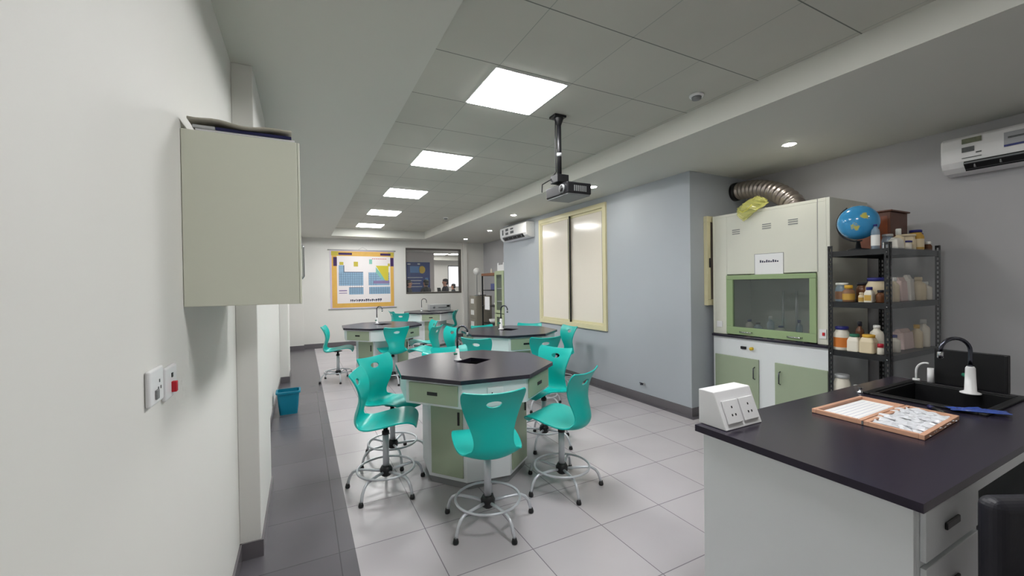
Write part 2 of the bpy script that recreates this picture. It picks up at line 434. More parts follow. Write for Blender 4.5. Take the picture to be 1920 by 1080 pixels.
aircon(6.9, 8.05, XW-.001, 2.5, 'white wall air conditioner high beside the sliding window', [(.12, .17, .13, .24, SGREY), (.28, .4, .2, .25, SGREY), (.28, .4, .12, .17, SGREY), (.5, .62, .21, .24, SGREY), (.5, .64, .13, .18, SGREY)])
aircon(.5, 1.46, XR-.001, 2.46, 'white wall air conditioner at the upper right above the rack', [(.13, .24, .23, .27, OLIVE), (.13, .2, .16, .2, SGREY), (.21, .24, .14, .15, SGREY), (.13, .24, .11, .115, SGREY), (.36, .58, .14, .25, mat('silver sticker', (168, 170, 176), .5)), (.38, .5, .2, .215, SGREY), (.36, .5, .14, .155, SBLUE), (.48, .58, .14, .2, SBLUE)])

# ------------------------------------------------------------------ teal lab stool
def stool():
    root = empty('lab_stool', (0, 0, 0), 'x', 'stool', 'teal swivel lab stools')
    # spine of the shell: x forward, z, half width, side lift (towards the sitter)
    P = [(.240, .488, .10, .000), (.240, .515, .150, .000), (.224, .540, .182, .002), (.185, .556, .205, .004), (.12, .556, .220, .006), (.05, .538, .225, .012),
         (-.03, .514, .222, .020), (-.10, .494, .210, .030), (-.160, .486, .186, .044), (-.205, .505, .160, .050), (-.224, .55, .140, .040), (-.218, .605, .128, .032), (-.202, .66, .133, .030),
         (-.188, .715, .150, .032), (-.186, .77, .172, .036), (-.194, .82, .190, .038), (-.208, .865, .203, .038), (-.226, .905, .209, .036), (-.240, .930, .207, .033), (-.249, .945, .196, .030)]
    P = [(a, z if z < .52 or a > 0 else z-.03*(z-.5)/.445, c, d) for a, z, c, d in P]
    # resample the spine smoothly (Catmull-Rom)
    Q = []
    for i in range(len(P)-1):
        p0 = P[max(0, i-1)]; p1 = P[i]; p2 = P[i+1]; p3 = P[min(len(P)-1, i+2)]
        for k in range(3):
            s = k/3
            Q.append([.5*((2*b)+(-a+c)*s+(2*a-5*b+4*c-d)*s*s+(-a+3*b-3*c+d)*s**3) for a, b, c, d in zip(p0, p1, p2, p3)])
    Q.append(list(P[-1]))
    NU = 30; vs = []; par = []
    L = [0]
    for i in range(1, len(Q)): L.append(L[-1]+math.hypot(Q[i][0]-Q[i-1][0], Q[i][1]-Q[i-1][1]))
    zc, ha, hb = None, .052, .024
    # arc length of hole centre
    sc = min(range(len(Q)), key=lambda i: abs(Q[i][1]-.838) if Q[i][0] < 0 else 9)
    Ls = L[sc]
    for i, q in enumerate(Q):
        a = Q[max(0, i-1)]; b = Q[min(len(Q)-1, i+1)]
        tx, tz = b[0]-a[0], b[1]-a[1]; tl = math.hypot(tx, tz); tx /= tl; tz /= tl
        nx, nz = tz, -tx            # towards the sitter
        for k in range(NU+1):
            uu_ = -1+2*k/NU
            y = q[2]*uu_; l = L[i]; lift = q[3]*abs(uu_)**2.2
            par.append([y, l, i, lift, nx, nz])
    def pos(y, l, lift):
        l = max(0, min(L[-1], l))
        i = max(0, min(len(L)-2, next((j for j in range(len(L)-1) if L[j+1] >= l), len(L)-2)))
        s = (l-L[i])/(L[i+1]-L[i]); x = Q[i][0]+(Q[i+1][0]-Q[i][0])*s; z = Q[i][1]+(Q[i+1][1]-Q[i][1])*s
        a = Q[max(0, i-1)]; b = Q[min(len(Q)-1, i+2)]
        tx, tz = b[0]-a[0], b[1]-a[1]; tl = math.hypot(tx, tz); tx /= tl; tz /= tl
        nx, nz = tz, -tx
        return (x+nx*lift, y, z+nz*lift)
    N = NU+1; keep = []; snapped = {}
    ins = [((p[0]/ha)**2+((p[1]-Ls)/hb)**2) < 1 for p in par]
    faces = []
    for i in range(len(Q)-1):
        for k in range(NU):
            q4 = [i*N+k, i*N+k+1, (i+1)*N+k+1, (i+1)*N+k]
            n_in = sum(ins[j] for j in q4)
            if n_in == 4: continue
            faces.append(q4)
            if n_in:
                for j in q4:
                    if ins[j]: snapped[j] = 1
    for j in snapped:
        p = par[j]; e = math.sqrt((p[0]/ha)**2+((p[1]-Ls)/hb)**2)
        if e > 1e-3: p[0] /= e; p[1] = Ls+(p[1]-Ls)/e
    vs = [pos(p[0], p[1], p[3]) for p in par]
    used = sorted({j for q in faces for j in q}); mp = {j: i for i, j in enumerate(used)}
    t = MB().add([vs[j] for j in used], [[mp[j] for j in q] for q in faces], TEAL, True)
    sh = t.build('seat_shell', root)
    so = sh.modifiers.new('solid', 'SOLIDIFY'); so.thickness = .011; so.offset = 0
    bv = sh.modifiers.new('bevel', 'BEVEL'); bv.width = .004; bv.segments = 2; bv.limit_method = 'ANGLE'; bv.angle_limit = math.radians(50)
    MB().lathe([(.012, .485), (.07, .492), (.07, .498)], (.0, 0, 0), BLACK, 20).build('seat_plate', root)
    MB().cyl((0, 0), .024, .155, .43, CHROME, 18).build('column', root)
    MB().lathe([(.018, .49), (.018, .452), (.028, .446), (.028, .42)], (0, 0, 0), BLACK, 18).build('collar', root)
    MB().lathe([(.03, .095), (.045, .11), (.048, .15), (.034, .175)], (0, 0, 0), BLACK, 10).build('hub', root)
    ring = [(.215*math.cos(2*PI*k/40), .215*math.sin(2*PI*k/40), .158) for k in range(40)]
    MB().tube(ring, .0085, CHROME, 8, closed=True).build('foot_ring', root)
    for k in range(5):
        a = math.radians(8+72*k); pts = []
        for (R, z) in [(.04, .132), (.12, .139), (.19, .142), (.232, .139), (.262, .122), (.284, .092), (.297, .055), (.303, .022)]:
            pts.append((R*math.cos(a), R*math.sin(a), z))
        lg = MB().tube(pts, .0105, CHROME, 8).build('leg', root)
        MB().lathe([(.017, .001), (.019, .012), (.013, .034)], (.305*math.cos(a), .305*math.sin(a), 0), BLACK, 12).build('foot_cap', lg)
    return root
STOOLS = [  # x, y of the column, facing in degrees, label
    (1.085, 2.518, 80, 'teal lab stool seen squarely from behind, nearest the camera at the front table'),
    (1.795, 2.69, 117, 'teal lab stool at the right front of the front table, side and back view'),
    (2.13, 3.50, 200, 'teal lab stool at the right rear of the front table, its front facing the camera'),
    (.565, 3.316, -18, 'teal lab stool at the left front of the front table, in side view'),
    (.72, 3.86, -53, 'teal lab stool at the left rear of the front table, half hidden behind its neighbour'),
    (1.41, 4.0, -84, 'teal lab stool pushed in behind the front table, only its back top showing'),
    (2.06, 4.86, 42, 'teal lab stool at the left front of the middle table, seen from behind'),
    (2.72, 4.55, 80, 'teal lab stool at the front of the middle table, right of its neighbour'),
    (3.5, 5.3, 178, 'teal lab stool at the right end of the middle table under the sliding window'),
    (2.63, 5.95, -80, 'teal lab stool behind the middle table at its left rear'),
    (3.27, 5.86, -130, 'teal lab stool behind the middle table at its right rear'),
    (1.88, 6.1, 192, 'teal lab stool standing alone between the middle and the left rear table'),
    (1.31, 6.89, 98, 'teal lab stool seen from behind at the front of the left rear table'),
    (1.79, 6.64, 138, 'teal lab stool at the right front of the left rear table, facing left'),
    (2.0, 7.56, 180, 'teal lab stool at the right end of the left rear table, mostly hidden'),
    (.52, 7.5, -12, 'teal lab stool standing alone by the white wall left of the rear table'),
    (2.28, 11.02, 8, 'teal lab stool left of the farthest table, turned away to the right'),
    (2.22, 10.27, 60, 'teal lab stool in front of the farthest table, its back with the oval slot showing'),
    (3.43, 10.42, 150, 'teal lab stool at the right of the farthest table, in side view'),
]
s0 = None
SPIN = [-26, -10, 14, 19, 30, 5, 22, -15, 10, 33, -8, 17, 25, -20, 4, -12, 9, 28, -30]
for (x, y, a, lab), sp in zip(STOOLS, SPIN):
    if s0 is None:
        s0 = stool(); st = s0; s0.location = (x, y, 0); s0.rotation_euler.z = math.radians(a); s0['label'] = lab
    else: st = dup(s0, (x, y, .0015 if x < .6 else 0), math.radians(a), lab)
    for c in [c for c in bpy.data.objects if c.parent == st and c.name.startswith('leg')]: c.rotation_euler.z = math.radians(sp)

# ------------------------------------------------------------------ octagonal lab tables
def octo(R, th, n=8): return [(R*math.cos(math.radians(th+45*k)), R*math.sin(math.radians(th+45*k))) for k in range(n)]
def table(cx, cy, R, th, par, label, tapdir=None, sock=False):
    o = empty('lab_table', (cx, cy, 0), label, 'table', 'octagonal lab tables')
    # top with a square sink hole
    sc = Vector((.03, .08)); ca, sa = math.cos(math.radians(35)), math.sin(math.radians(35))
    hole = [(sc.x+ca*a-sa*b, sc.y+sa*a+ca*b) for a, b in [(-.125, -.11), (.125, -.11), (.125, .11), (-.125, .11)]]
    out = octo(R, th)
    allp = out+hole
    tri = geometry.tessellate_polygon([[Vector((*p, 0)) for p in out], [Vector((*p, 0)) for p in hole]])
    vs = [(*p, .9) for p in allp]+[(*p, .87) for p in allp]; fs = [tuple(q) for q in tri]+[tuple(12+i for i in q)[::-1] for q in tri]
    fs += [(i, (i+1) % 8, 12+(i+1) % 8, 12+i) for i in range(8)]+[(8+i, 8+(i+1) % 4, 20+(i+1) % 4, 20+i) for i in range(4)]
    MB().add(vs, fs, EPOXY).build('tabletop', o)
    b = MB(); h2 = [(x, y) for x, y in hole]
    vs = [(*p, .896) for p in h2]+[(*p, .72) for p in h2]
    b.add(vs, [(4, 5, 6, 7)]+[(i, (i+1) % 4, 4+(i+1) % 4, 4+i) for i in range(4)], EPOXD)
    b.build('sink_bowl', o)
    # apron: box ring
    ap = octo(R-.04, th); t = MB(); n = 8
    t.add([(*p, .87) for p in ap]+[(*p, .685) for p in ap], [(i, (i+1) % 8, 8+(i+1) % 8, 8+i) for i in range(8)]+[tuple(range(8, 16))], LAM)
    t.build('apron', o)
    pd = octo(.46, th)
    t = MB().prism(pd, .06, .684, LAM).prism(octo(.44, th), .002, .06, GREY)
    t.build('pedestal', o)
    for k in range(8):
        a = math.radians(th+45*k+22.5); ca, sa = math.cos(a), math.sin(a)
        R1 = (R-.04)*math.cos(PI/8); W1 = (R-.04)*math.sin(PI/8)
        def loc(d, s, z): return (ca*d-sa*s, sa*d+ca*s, z)
        def slab(d0, d1, s0_, s1_, z0, z1, M_):
            vs = [loc(d, s, z) for z in (z0, z1) for s in (s0_, s1_) for d in (d0, d1)]
            return MB().add(vs, [(0, 2, 3, 1), (4, 5, 7, 6), (0, 1, 5, 4), (2, 6, 7, 3), (0, 4, 6, 2), (1, 3, 7, 5)], M_)
        if k % 2 == par:
            d = slab(R1+.0005, R1+.012, -W1+.035, W1-.03, .703, .85, SAGE).build('drawer', o, .002)
            slab(R1+.011, R1+.017, -.045, .045, .765, .79, BLACK).build('drawer_pull', d, .002)
            R2 = .46*math.cos(PI/8); W2 = .46*math.sin(PI/8)
            d = slab(R2+.0005, R2+.012, -W2+.03, W2-.03, .09, .67, SAGE).build('door', o, .002)
            slab(R2+.012, R2+.02, W2-.07, W2-.055, .5, .6, BLACK).build('door_handle', d)
        elif sock and k % 4 == 1:
            d = slab(R1+.0005, R1+.012, -.06, .06, .745, .825, WPL).build('socket_plate', o, .003)
            slab(R1+.012, R1+.014, -.03, -.022, .78, .79, BLACK).build('socket_slot', d)
    return o
def faucet(x, y, z, yaw, label, s=1.0, body_h=.095, apex=.31, reach=.1, tube=None, group=None):
    o = empty('gooseneck_faucet', (x, y, z), label, 'faucet', group, yaw)
    MB().lathe([(.036*s, .0005), (.036*s, .006), (.021*s, .016), (.017*s, body_h), (.013*s, body_h+.01)], (0, 0, 0), WPL, 20).build('body', o)
    R = reach/2; top = apex-R
    pts = [(0, 0, body_h), (0, 0, (body_h+top)/2), (0, 0, top)]+[(R-R*math.cos(PI*k/12), 0, top+R*math.sin(PI*k/12)) for k in range(1, 12)]+[(2*R, 0, top-.01)]
    MB().tube(pts, .0085*s, tube or DSTEEL, 10).build('spout', o)
    MB().lathe([(.008*s, -.035), (.012*s, -.03), (.012*s, 0), (.009*s, .006)], (2*R, 0, top-.01), STEEL, 12).build('nozzle', o)
    MB().tube([(0, -.01, body_h*.62), (-.01*s, -.05*s, body_h*.66)], .009*s, mat('green lever', (30, 120, 96), .4), 10).build('lever', o)
    return o
table(1.33, 3.36, .694, 15.8, 0, 'octagonal black-topped lab table in front, with a drawer and socket facing the camera', sock=True)
table(1.25, 7.52, .70, 20, 0, 'octagonal lab table at the left rear with sage green drawers')
table(2.745, 5.474, .717, 17.3, 1, 'octagonal black-topped lab table in the middle, beneath the sliding window')
table(3.0, 10.7, .70, 10, 1, 'octagonal lab table farthest away, below the inner window')
faucet(1.25, 3.55, .9, math.radians(-42), 'gooseneck faucet on the front table beside its square sink', group='table faucets')
faucet(2.7, 5.66, .9, math.radians(-60), 'gooseneck faucet on the middle table with a white body', 1.15, .15, .36, .12, group='table faucets')
faucet(1.215, 7.84, .9, math.radians(-30), 'gooseneck faucet on the left rear table in front of the wall chart', group='table faucets')
faucet(2.86, 10.95, .9, math.radians(-20), 'gooseneck faucet on the farthest table below the inner window', 1, .08, .33, .13, group='table faucets')
# silver apparatus on the farthest table
o = empty('laboratory_instrument', (3.36, 10.98, .9), 'long silver laboratory instrument with a dial on the farthest table', 'instrument')
MB().box(-.3, .3, -.1, .1, .001, .17, LGREY).build('casing', o, .008)
MB().tube([(-.18, -.1, .09), (-.18, -.12, .09)], .03, GREY, 16).build('dial', o)
MB().box(-.06, .18, -.106, -.099, .07, .085, BLACK).box(.18, .26, -.112, -.099, .09, .14, BLACK).build('handle', o)

# ------------------------------------------------------------------ wall chart (periodic table)
c0 = empty('wall_chart', (1.5, YF-.012, 1.0), 'gold-bordered periodic table chart hanging on the white far wall', 'wall chart')
W, Hh = 1.66, 1.56
t = MB().box(-W/2, W/2, 0, .006, 0, Hh, mat('chart border lilac', (214, 200, 222), .6))
def pr2(x0, x1, z0, z1, M_, lay=1): t.box(x0, x1, -.0015*lay, .001, z0, z1, M_)
pr2(-W/2+.04, W/2-.01, .02, Hh-.02, GOLD)
IV = mat('chart ivory', (234, 228, 228), .6)
pr2(-W/2+.165, W/2-.1, .135, Hh-.15, IV, 2)
PURP = mat('chart purple', (62, 36, 92), .6); OLV = mat('chart olive yellow', (196, 180, 70), .6)
for a in [(-W/2+.03, -W/2+.2, Hh-.14, Hh-.02), (W/2-.16, W/2, Hh-.14, Hh-.02)]: pr2(*a, OLV, 2)
for a in [(-.62, -.28, Hh-.12, Hh-.06), (.46, .74, Hh-.12, Hh-.06), (-.75, -.66, Hh-.42, Hh-.18), (.73, .82, Hh-.42, Hh-.18)]: pr2(*a, PURP, 3)
CB = mat('chart blue', (140, 172, 198), .6, noise=.15, nscale=20); CD = mat('chart dark line', (78, 96, 118), .6); CY = mat('chart yellow', (206, 192, 60), .6); CM = mat('chart mint', (130, 190, 176), .6); CV = mat('chart violet', (140, 124, 164), .6)
pr2(-.62, -.49, .61, 1.16, CB, 3); pr2(-.49, 0, .61, .97, CB, 3); pr2(-.37, 0, .37, .555, CB, 3)
pr2(.14, .7, .61, .97, CB, 3); pr2(.15, .71, .37, .57, CB, 3); pr2(.27, .7, .66, .74, CV, 6)
pr2(-.49, 0, .965, .985, CD, 4); pr2(-.5, -.48, .97, 1.16, CD, 4); pr2(-.37, 0, .548, .562, CD, 4)
t.extr([(.335, -.007, 1.156), (.68, -.007, 1.156), (.67, -.007, .72), (.6, -.007, .72)], (0, .006, 0), CY)
t.extr([(.335, -.0065, 1.12), (.335, -.0065, .97), (.5, -.0065, .76), (.6, -.0065, .76)], (0, .005, 0), CM)
for k in range(11): pr2(-.62+.0565*k, -.614+.0565*k, .37 if k > 4 else .61, .97, CD, 4)
for k in range(10): pr2(.15+.062*k, .156+.062*k, .37, .57, CD, 4)
for k in range(4): pr2(.14+.062*k, .146+.062*k, .61, .97, CD, 4)
for k in range(5): pr2(-.62, 0, .67+.06*k, .675+.06*k, CD, 4); pr2(.14, .7, .67+.06*k, .675+.06*k, CD, 4)
for k in range(3): pr2(-.37, 0, .415+.045*k, .42+.045*k, CD, 4); pr2(.15, .71, .42+.045*k, .425+.045*k, CD, 4)
pr2(-.62, -.42, .46, .49, CV, 3); pr2(-.62, -.42, .4, .42, CV, 3)
pr2(-.6, -.5, 1.17, 1.25, OLV, 3); pr2(-.24, -.13, 1.13, 1.26, OLV, 3); pr2(.16, .24, 1.2, 1.33, CM, 3); pr2(.66, .72, 1.14, 1.22, OLV, 3)
random.seed(3); x = -.34
while x < .44:
    a = random.uniform(.02, .055); hgt = random.uniform(.03, .055)
    pr2(x, x+a, .19, .19+hgt, INK, 3); pr2(x, x+a*.5, .165, .185, INK, 3); x += a+(.045 if .06 < x < .1 else .012)
for k in range(8): pr2(.24+.05*k, .27+.05*k, 1.335, 1.355, mat('red print', (190, 90, 110), .6), 3)
t.build('chart_sheet', c0)
for z, e in ((-.015, .06), (Hh+.012, .05)):
    MB().tube([(-W/2-e, 0, z), (W/2+e, 0, z)], .013, LGREY, 10).build('hanging_rod', c0)
MB().tube([(-.12, 0, Hh+.02), (0, .008, Hh+.1), (.12, 0, Hh+.02)], .003, GREY, 6).build('cord', c0)

# ------------------------------------------------------------------ left wall: cabinet, papers, sockets
o = empty('wall_cabinet', (XL+.001, 1.677, 1.522), 'beige wall cabinet hanging close to the camera on the left wall', 'cabinet')
MB().box(0, .335, 0, .9, 0, .583, CABW).build('carcass', o, .002)
for k in range(2):
    d = MB().box(.3355, .3435, .002+.45*k, .448+.45*k, 0, .583, CABW).build('door', o, .002)
    MB().tube([(.343, .4+.1*k, .1), (.351, .4+.1*k, .11), (.351, .4+.1*k, .24), (.343, .4+.1*k, .25)], .005, STEEL, 8).build('door_handle', d)
o = empty('paper_stack', (XL+.02, 1.68, 2.106), 'stack of curling papers and a navy folder lying on the wall cabinet', 'papers')
MB().box(.02, .31, -.0, .24, 0, .006, PAPER).build('loose_sheets', o)
MB().box(.075, .30, -.004, .24, .0065, .017, NAVY).box(.012, .074, -.004, .24, .0065, .017, LGREY).build('folder', o, .002)
def curl_sheet(n, x0, x1, y0, y1, fz, M_):
    vs = []; fs = []
    for j in range(7):
        for i in range(n+1):
            s = i/n; x = x0+(x1-x0)*s; vs.append((x, y0+(y1-y0)*j/6+.004*math.sin(9*s), fz(s, j/6)))
    for j in range(6):
        for i in range(n): a = j*(n+1)+i; fs.append((a, a+1, a+n+2, a+n+1))
    return MB().add(vs, fs, M_, True)
KRAFT = mat('greyed paper', (176, 172, 158), .7)
s_ = curl_sheet(14, 0, .30, -.012, .22, lambda s, v: .024+.010*math.sin(6*s)**2+.014*(1-s)**2+.012*s**6, KRAFT).build('curled_paper', o)
m_ = s_.modifiers.new('t', 'SOLIDIFY'); m_.thickness = .007
for i, (y, z, lab) in enumerate([(1.345, 1.335, 'white wall socket plate with a rocker, the nearer of two on the left wall'), (1.475, 1.32, 'white wall switch plate with a red toggle, below the wall cabinet')]):
    o = empty('wall_socket' if i == 0 else 'wall_switch', (XL, y, z), lab, 'socket' if i == 0 else 'switch')
    MB().box(.0005, .012, -.055, .055, -.045, .045, WPL).build('plate', o, .005, 3)
    if i == 0:
        MB().box(.011, .017, -.02, .0, -.032, -.008, GREY).build('rocker', o, .002)
        t = MB()
        for a, b in [(0.018, .01), (.008, -.008), (.028, -.008)]: t.box(.0115, .0128, a-.003, a+.003, b-.004, b+.004, BLACK)
        t.build('pin_holes', o)
    else:
        MB().box(.011, .024, -.006, .01, -.03, .0, RED).build('toggle', o, .002)
        MB().box(.011, .014, -.004, .008, .012, .024, BLACK).build('indicator', o)
tag(MB().box(XL+.001, XL+.02, 4.45, 5.05, 1.25, 1.75, DWOOD).box(XL+.02, XL+.022, 4.49, 5.01, 1.29, 1.71, PAPER).build('notice_board', bevel=.002), 'small dark-framed notice on the left wall beyond the pillar', 'notice')

# waste bin
o = empty('waste_bin', (-.175, 5.9, .0015), 'teal blue plastic waste bin by the left wall on the dark tiles', 'bin')
BINM = mat('bin plastic', (10, 122, 150), .4)
def rrect(w, d, rr_, n=5):
    out = []
    for cx, cy, a0 in [(w-rr_, d-rr_, 0), (-w+rr_, d-rr_, 90), (-w+rr_, -d+rr_, 180), (w-rr_, -d+rr_, 270)]:
        for k in range(n+1): a = math.radians(a0+90*k/n); out.append((cx+rr_*math.cos(a), cy+rr_*math.sin(a)))
    return out
vs = []; fs = []; R_ = [(.10, .085, .0), (.112, .095, .12), (.125, .105, .28), (.119, .099, .28), (.105, .09, .1), (.095, .08, .008)]
for a, b, z in R_: vs += [(*p, z) for p in rrect(a, b, .03)]
n = 24
for i in range(len(R_)-1): fs += [(i*n+k, i*n+(k+1) % n, (i+1)*n+(k+1) % n, (i+1)*n+k) for k in range(n)]
fs += [tuple(range(n)), tuple((len(R_)-1)*n+k for k in range(n))]
MB().add(vs, fs, BINM).build('bin_body', o)
t = MB(); vs = []; fs = []
for a, b, z in [(.125, .105, .262), (.138, .118, .262), (.138, .118, .285), (.119, .099, .285)]: vs += [(*p, z) for p in rrect(a, b, .035)]
for i in range(3): fs += [(i*n+k, i*n+(k+1) % n, (i+1)*n+(k+1) % n, (i+1)*n+k) for k in range(n)]
t.add(vs, fs, BINM).build('rim', o)

# pipe stub low on the window wall
tag(MB().tube([(XW-.001, 4.07, .225), (XW-.03, 4.07, .225)], .02, LGREY, 12).tube([(XW-.028, 4.07, .225), (XW-.07, 4.07, .232)], .011, DSTEEL, 10).box(XW-.06, XW-.045, 4.04, 4.1, .24, .25, DSTEEL).build('pipe_valve'), 'small metal pipe valve sticking out low on the window wall', 'valve')

# ------------------------------------------------------------------ fume hood
HX, H0, H1, HT = 4.35, 2.035, 3.25, 2.35
o = empty('fume_hood', (HX, H0, 0), 'tall ivory fume hood with a green-framed glass sash', 'fume hood')
D = .7; L = H1-H0; T = .03
t = MB().box(0, D, 0, T, .975, HT, HOODW).box(0, D, L-T, L, .975, HT, HOODW).box(D-T, D, T, L-T, .975, HT, HOODW).box(0, D-T, T, L-T, HT-T, HT, HOODW)
t.box(0, .025, T, .11, .975, HT-T, HOODW).box(0, .025, L-.18, L-T, .975, HT-T, HOODW).box(0, .025, .11, L-.18, 1.66, HT-T, HOODW)
t.build('upper_casing', o, .003)
MB().box(-.002, 0, .1, .104, 1.66, HT, GREY).build('panel_seam', o)
for yy, zz in [(.32, 2.16), (.58, 2.15), (.92, 2.13)]:
    t = MB()
    for k in range(3): t.box(-.003, .0, yy-.045, yy+.045, zz+.022*k-.02, zz+.022*k-.012, GREY)
    t.build('louvre', o)
MB().box(-.03, D, -.005, L, .945, .972, EPOXY).build('worktop', o, .003)
t = MB().box(0, D, 0, L, .1, .944, LAM).box(.04, D, 0, L, 0, .1, GREY)
t.build('base_cabinet', o, .003)
sw = MB(); y0, y1, z0, z1 = .108, L-.182, .985, 1.65; q = .07
sw.box(-.022, .012, y0, y1, z0, z0+.085, SAGE2).box(-.022, .012, y0, y1, z1-q+.02, z1, SAGE2).box(-.022, .012, y0, y0+q-.01, z0+.085, z1-q+.02, SAGE2).box(-.022, .012, y1-q-.01, y1, z0+.085, z1-q+.02, SAGE2)
sw = sw.build('sash_frame', o, .004)
MB().box(-.006, 0, y0+q-.01, y1-q-.01, z0+.085, z1-q+.02, SMOKE).build('glass', sw)
for yy in (.3, .8):
    MB().tube([(-.022, yy-.07, z0+.035), (-.045, yy-.06, z0+.035), (-.045, yy+.06, z0+.035), (-.022, yy+.07, z0+.035)], .006, STEEL, 8).build('sash_handle', sw)
for a, b, hy in [(.02, .50, .445), (.67, L-.03, .71)]:
    d = MB().box(-.016, -.0005, a, b, .12, .735, SAGE).build('door', o, .003)
    MB().tube([(-.016, hy, .52), (-.042, hy, .53), (-.042, hy, .64), (-.016, hy, .65)], .006, DSTEEL, 8).build('door_handle', d)
MB().box(-.018, -.0005, .81, .87, .83, .86, BLACK).build('gas_tap', o, .003)
MB().tube([(-.0005, .745, .845), (-.03, .745, .845)], .018, YEL, 12).build('gas_knob', o)
d = MB().box(-.012, -.0005, .03, .09, 1.03, 1.12, WPL).build('socket_plate', o, .003)
MB().box(-.022, -.012, .04, .06, 1.06, 1.09, RED).build('red_switch', d, .002)
MB().box(-.012, -.0005, L-.12, L-.05, 1.05, 1.12, WPL).build('socket_plate', o, .003)
t = MB().box(-.004, -.0005, .41, .71, 1.652, 1.87, PAPER)
for k in range(9): t.box(-.005, -.0035, .46+.022*k, .475+.022*k, 1.775, 1.79+.006*(k % 3), INK)
for a, b, c, d_ in [(.41, .414, 1.652, 1.87), (.706, .71, 1.652, 1.87), (.41, .71, 1.866, 1.87)]: t.box(-.0046, -.003, a, b, c, d_, GREY)
tag(t.build('paper_notice', loc=(HX, H0, 0)), 'white paper notice in a clear sleeve stuck above the hood sash', 'notice')

# bottles: one builder for all
def bottle(x, y, z, R, h, M_, capM, label, neck=.45, cap_h=.16, label_m=None, square=False, name='reagent_bottle', group='reagent bottles', rot=0):
    o = empty(name, (x, y, z), label, 'bottle' if 'bottle' in name else 'jar', group, rot)
    hb = h*(1-cap_h)
    if square:
        rn = R*.3
        vs = []; fs = []; n = 24
        lv = [(R*.93, 0), (R, h*.03), (R, hb*.72), (R*.93, hb*.8), (R*neck*1.1, hb*.93), (R*neck, hb)]
        for a, zz in lv: vs += [(*p, zz+.0005) for p in rrect(a, a, a*.35)]
        for i in range(len(lv)-1): fs += [(i*n+k, i*n+(k+1) % n, (i+1)*n+(k+1) % n, (i+1)*n+k) for k in range(n)]
        fs += [tuple(range(n)), tuple((len(lv)-1)*n+k for k in range(n))]
        MB().add(vs, fs, M_, False).build('body', o)
    else:
        MB().lathe([(R*.94, .0005), (R, h*.03), (R, hb*.74), (R*.9, hb*.84), (R*neck, hb*.95), (R*neck, hb)], (0, 0, 0), M_, 20).build('body', o)
    c = R*neck*1.12
    MB().lathe([(c, hb), (c*1.02, hb+h*cap_h*.85), (c*.9, h)], (0, 0, 0), capM, 16).build('cap', o)
    if label_m:
        if square: MB().box(-R-.001, R+.001, -R*.8, R*.8, hb*.15, hb*.6, label_m).build('label_wrap', o)
        else: MB().lathe([(R*1.012, hb*.15), (R*1.012, hb*.62)], (0, 0, 0), label_m, 20, cap=False).build('label_wrap', o)
    return o
BW = mat('white bottle plastic', (228, 222, 208), .45); BC = mat('cream jar plastic', (220, 204, 172), .4); BA = mat('amber jar glass', (106, 66, 40), .25)
BB = mat('brown powder jar', (142, 104, 78), .35); CAPB = mat('blue cap', (40, 42, 120), .4); CAPW = mat('white cap', (236, 236, 232), .4); CAPY = mat('yellow cap', (224, 176, 62), .4)
CAPG = mat('green cap', (44, 116, 92), .4); CAPR = mat('red cap', (196, 40, 60), .4); LO = mat('orange label', (206, 120, 50), .5); LY = mat('ochre label', (196, 156, 70), .5); LW = mat('white label', (240, 240, 238), .6)
CLR = film('clear pet', (170, 195, 215), .45, .1); CAPK = mat('dark cap', (34, 34, 44), .4)
SP = mat('grey glassware', (150, 160, 170), .15)
# glassware inside the hood
for x, y, R, h, M_, c_, lab in [(HX+.2, 2.27, .05, .16, BC, CAPK, 'cream jar inside the hood behind the right end of the sash'), (HX+.22, 2.42, .03, .2, CLR, CAPB, 'slim clear bottle inside the hood near the right'), (HX+.18, 2.58, .05, .13, BW, CAPB, 'white jar inside the hood, middle of the row'),
                              (HX+.2, 2.7, .035, .22, CLR, CAPW, 'tall clear bottle inside the hood near the centre'), (HX+.17, 2.82, .045, .15, CLR, CAPK, 'clear jar inside the hood left of centre'), (HX+.22, 2.95, .04, .17, BW, CAPB, 'white bottle inside the hood at the left end')]:
    bottle(x, y, .973, R, h, M_, c_, lab, group='bottles in the fume hood')

# flexible duct
o = empty('exhaust_duct', (4.86, 3.32, 2.68), 'ribbed silver flexible duct running from the wall to the hood top', 'duct')
P0, P1, P2, P3 = Vector((4.86, 3.30, 2.70)), Vector((4.82, 3.02, 2.70)), Vector((4.74, 2.72, 2.63)), Vector((4.67, 2.5, 2.375))
pts = []; rad = []; NN = 120
for i in range(NN+1):
    s = i/NN; q = P0*(1-s)**3+P1*3*s*(1-s)**2+P2*3*s*s*(1-s)+P3*s**3
    pts.append(q-Vector((4.86, 3.32, 2.68))); rad.append(.098+.010*math.sin(i*PI/4))
DUCT = mat('ribbed aluminium', (176, 166, 160), .3, metal=.9)
MB().tube(pts, .1, DUCT, 28, radii=rad).build('hose', o)
MB().tube([(0, -.003, .02), (0, -.05, .02)], .112, BLACK, 28).build('collar', o)

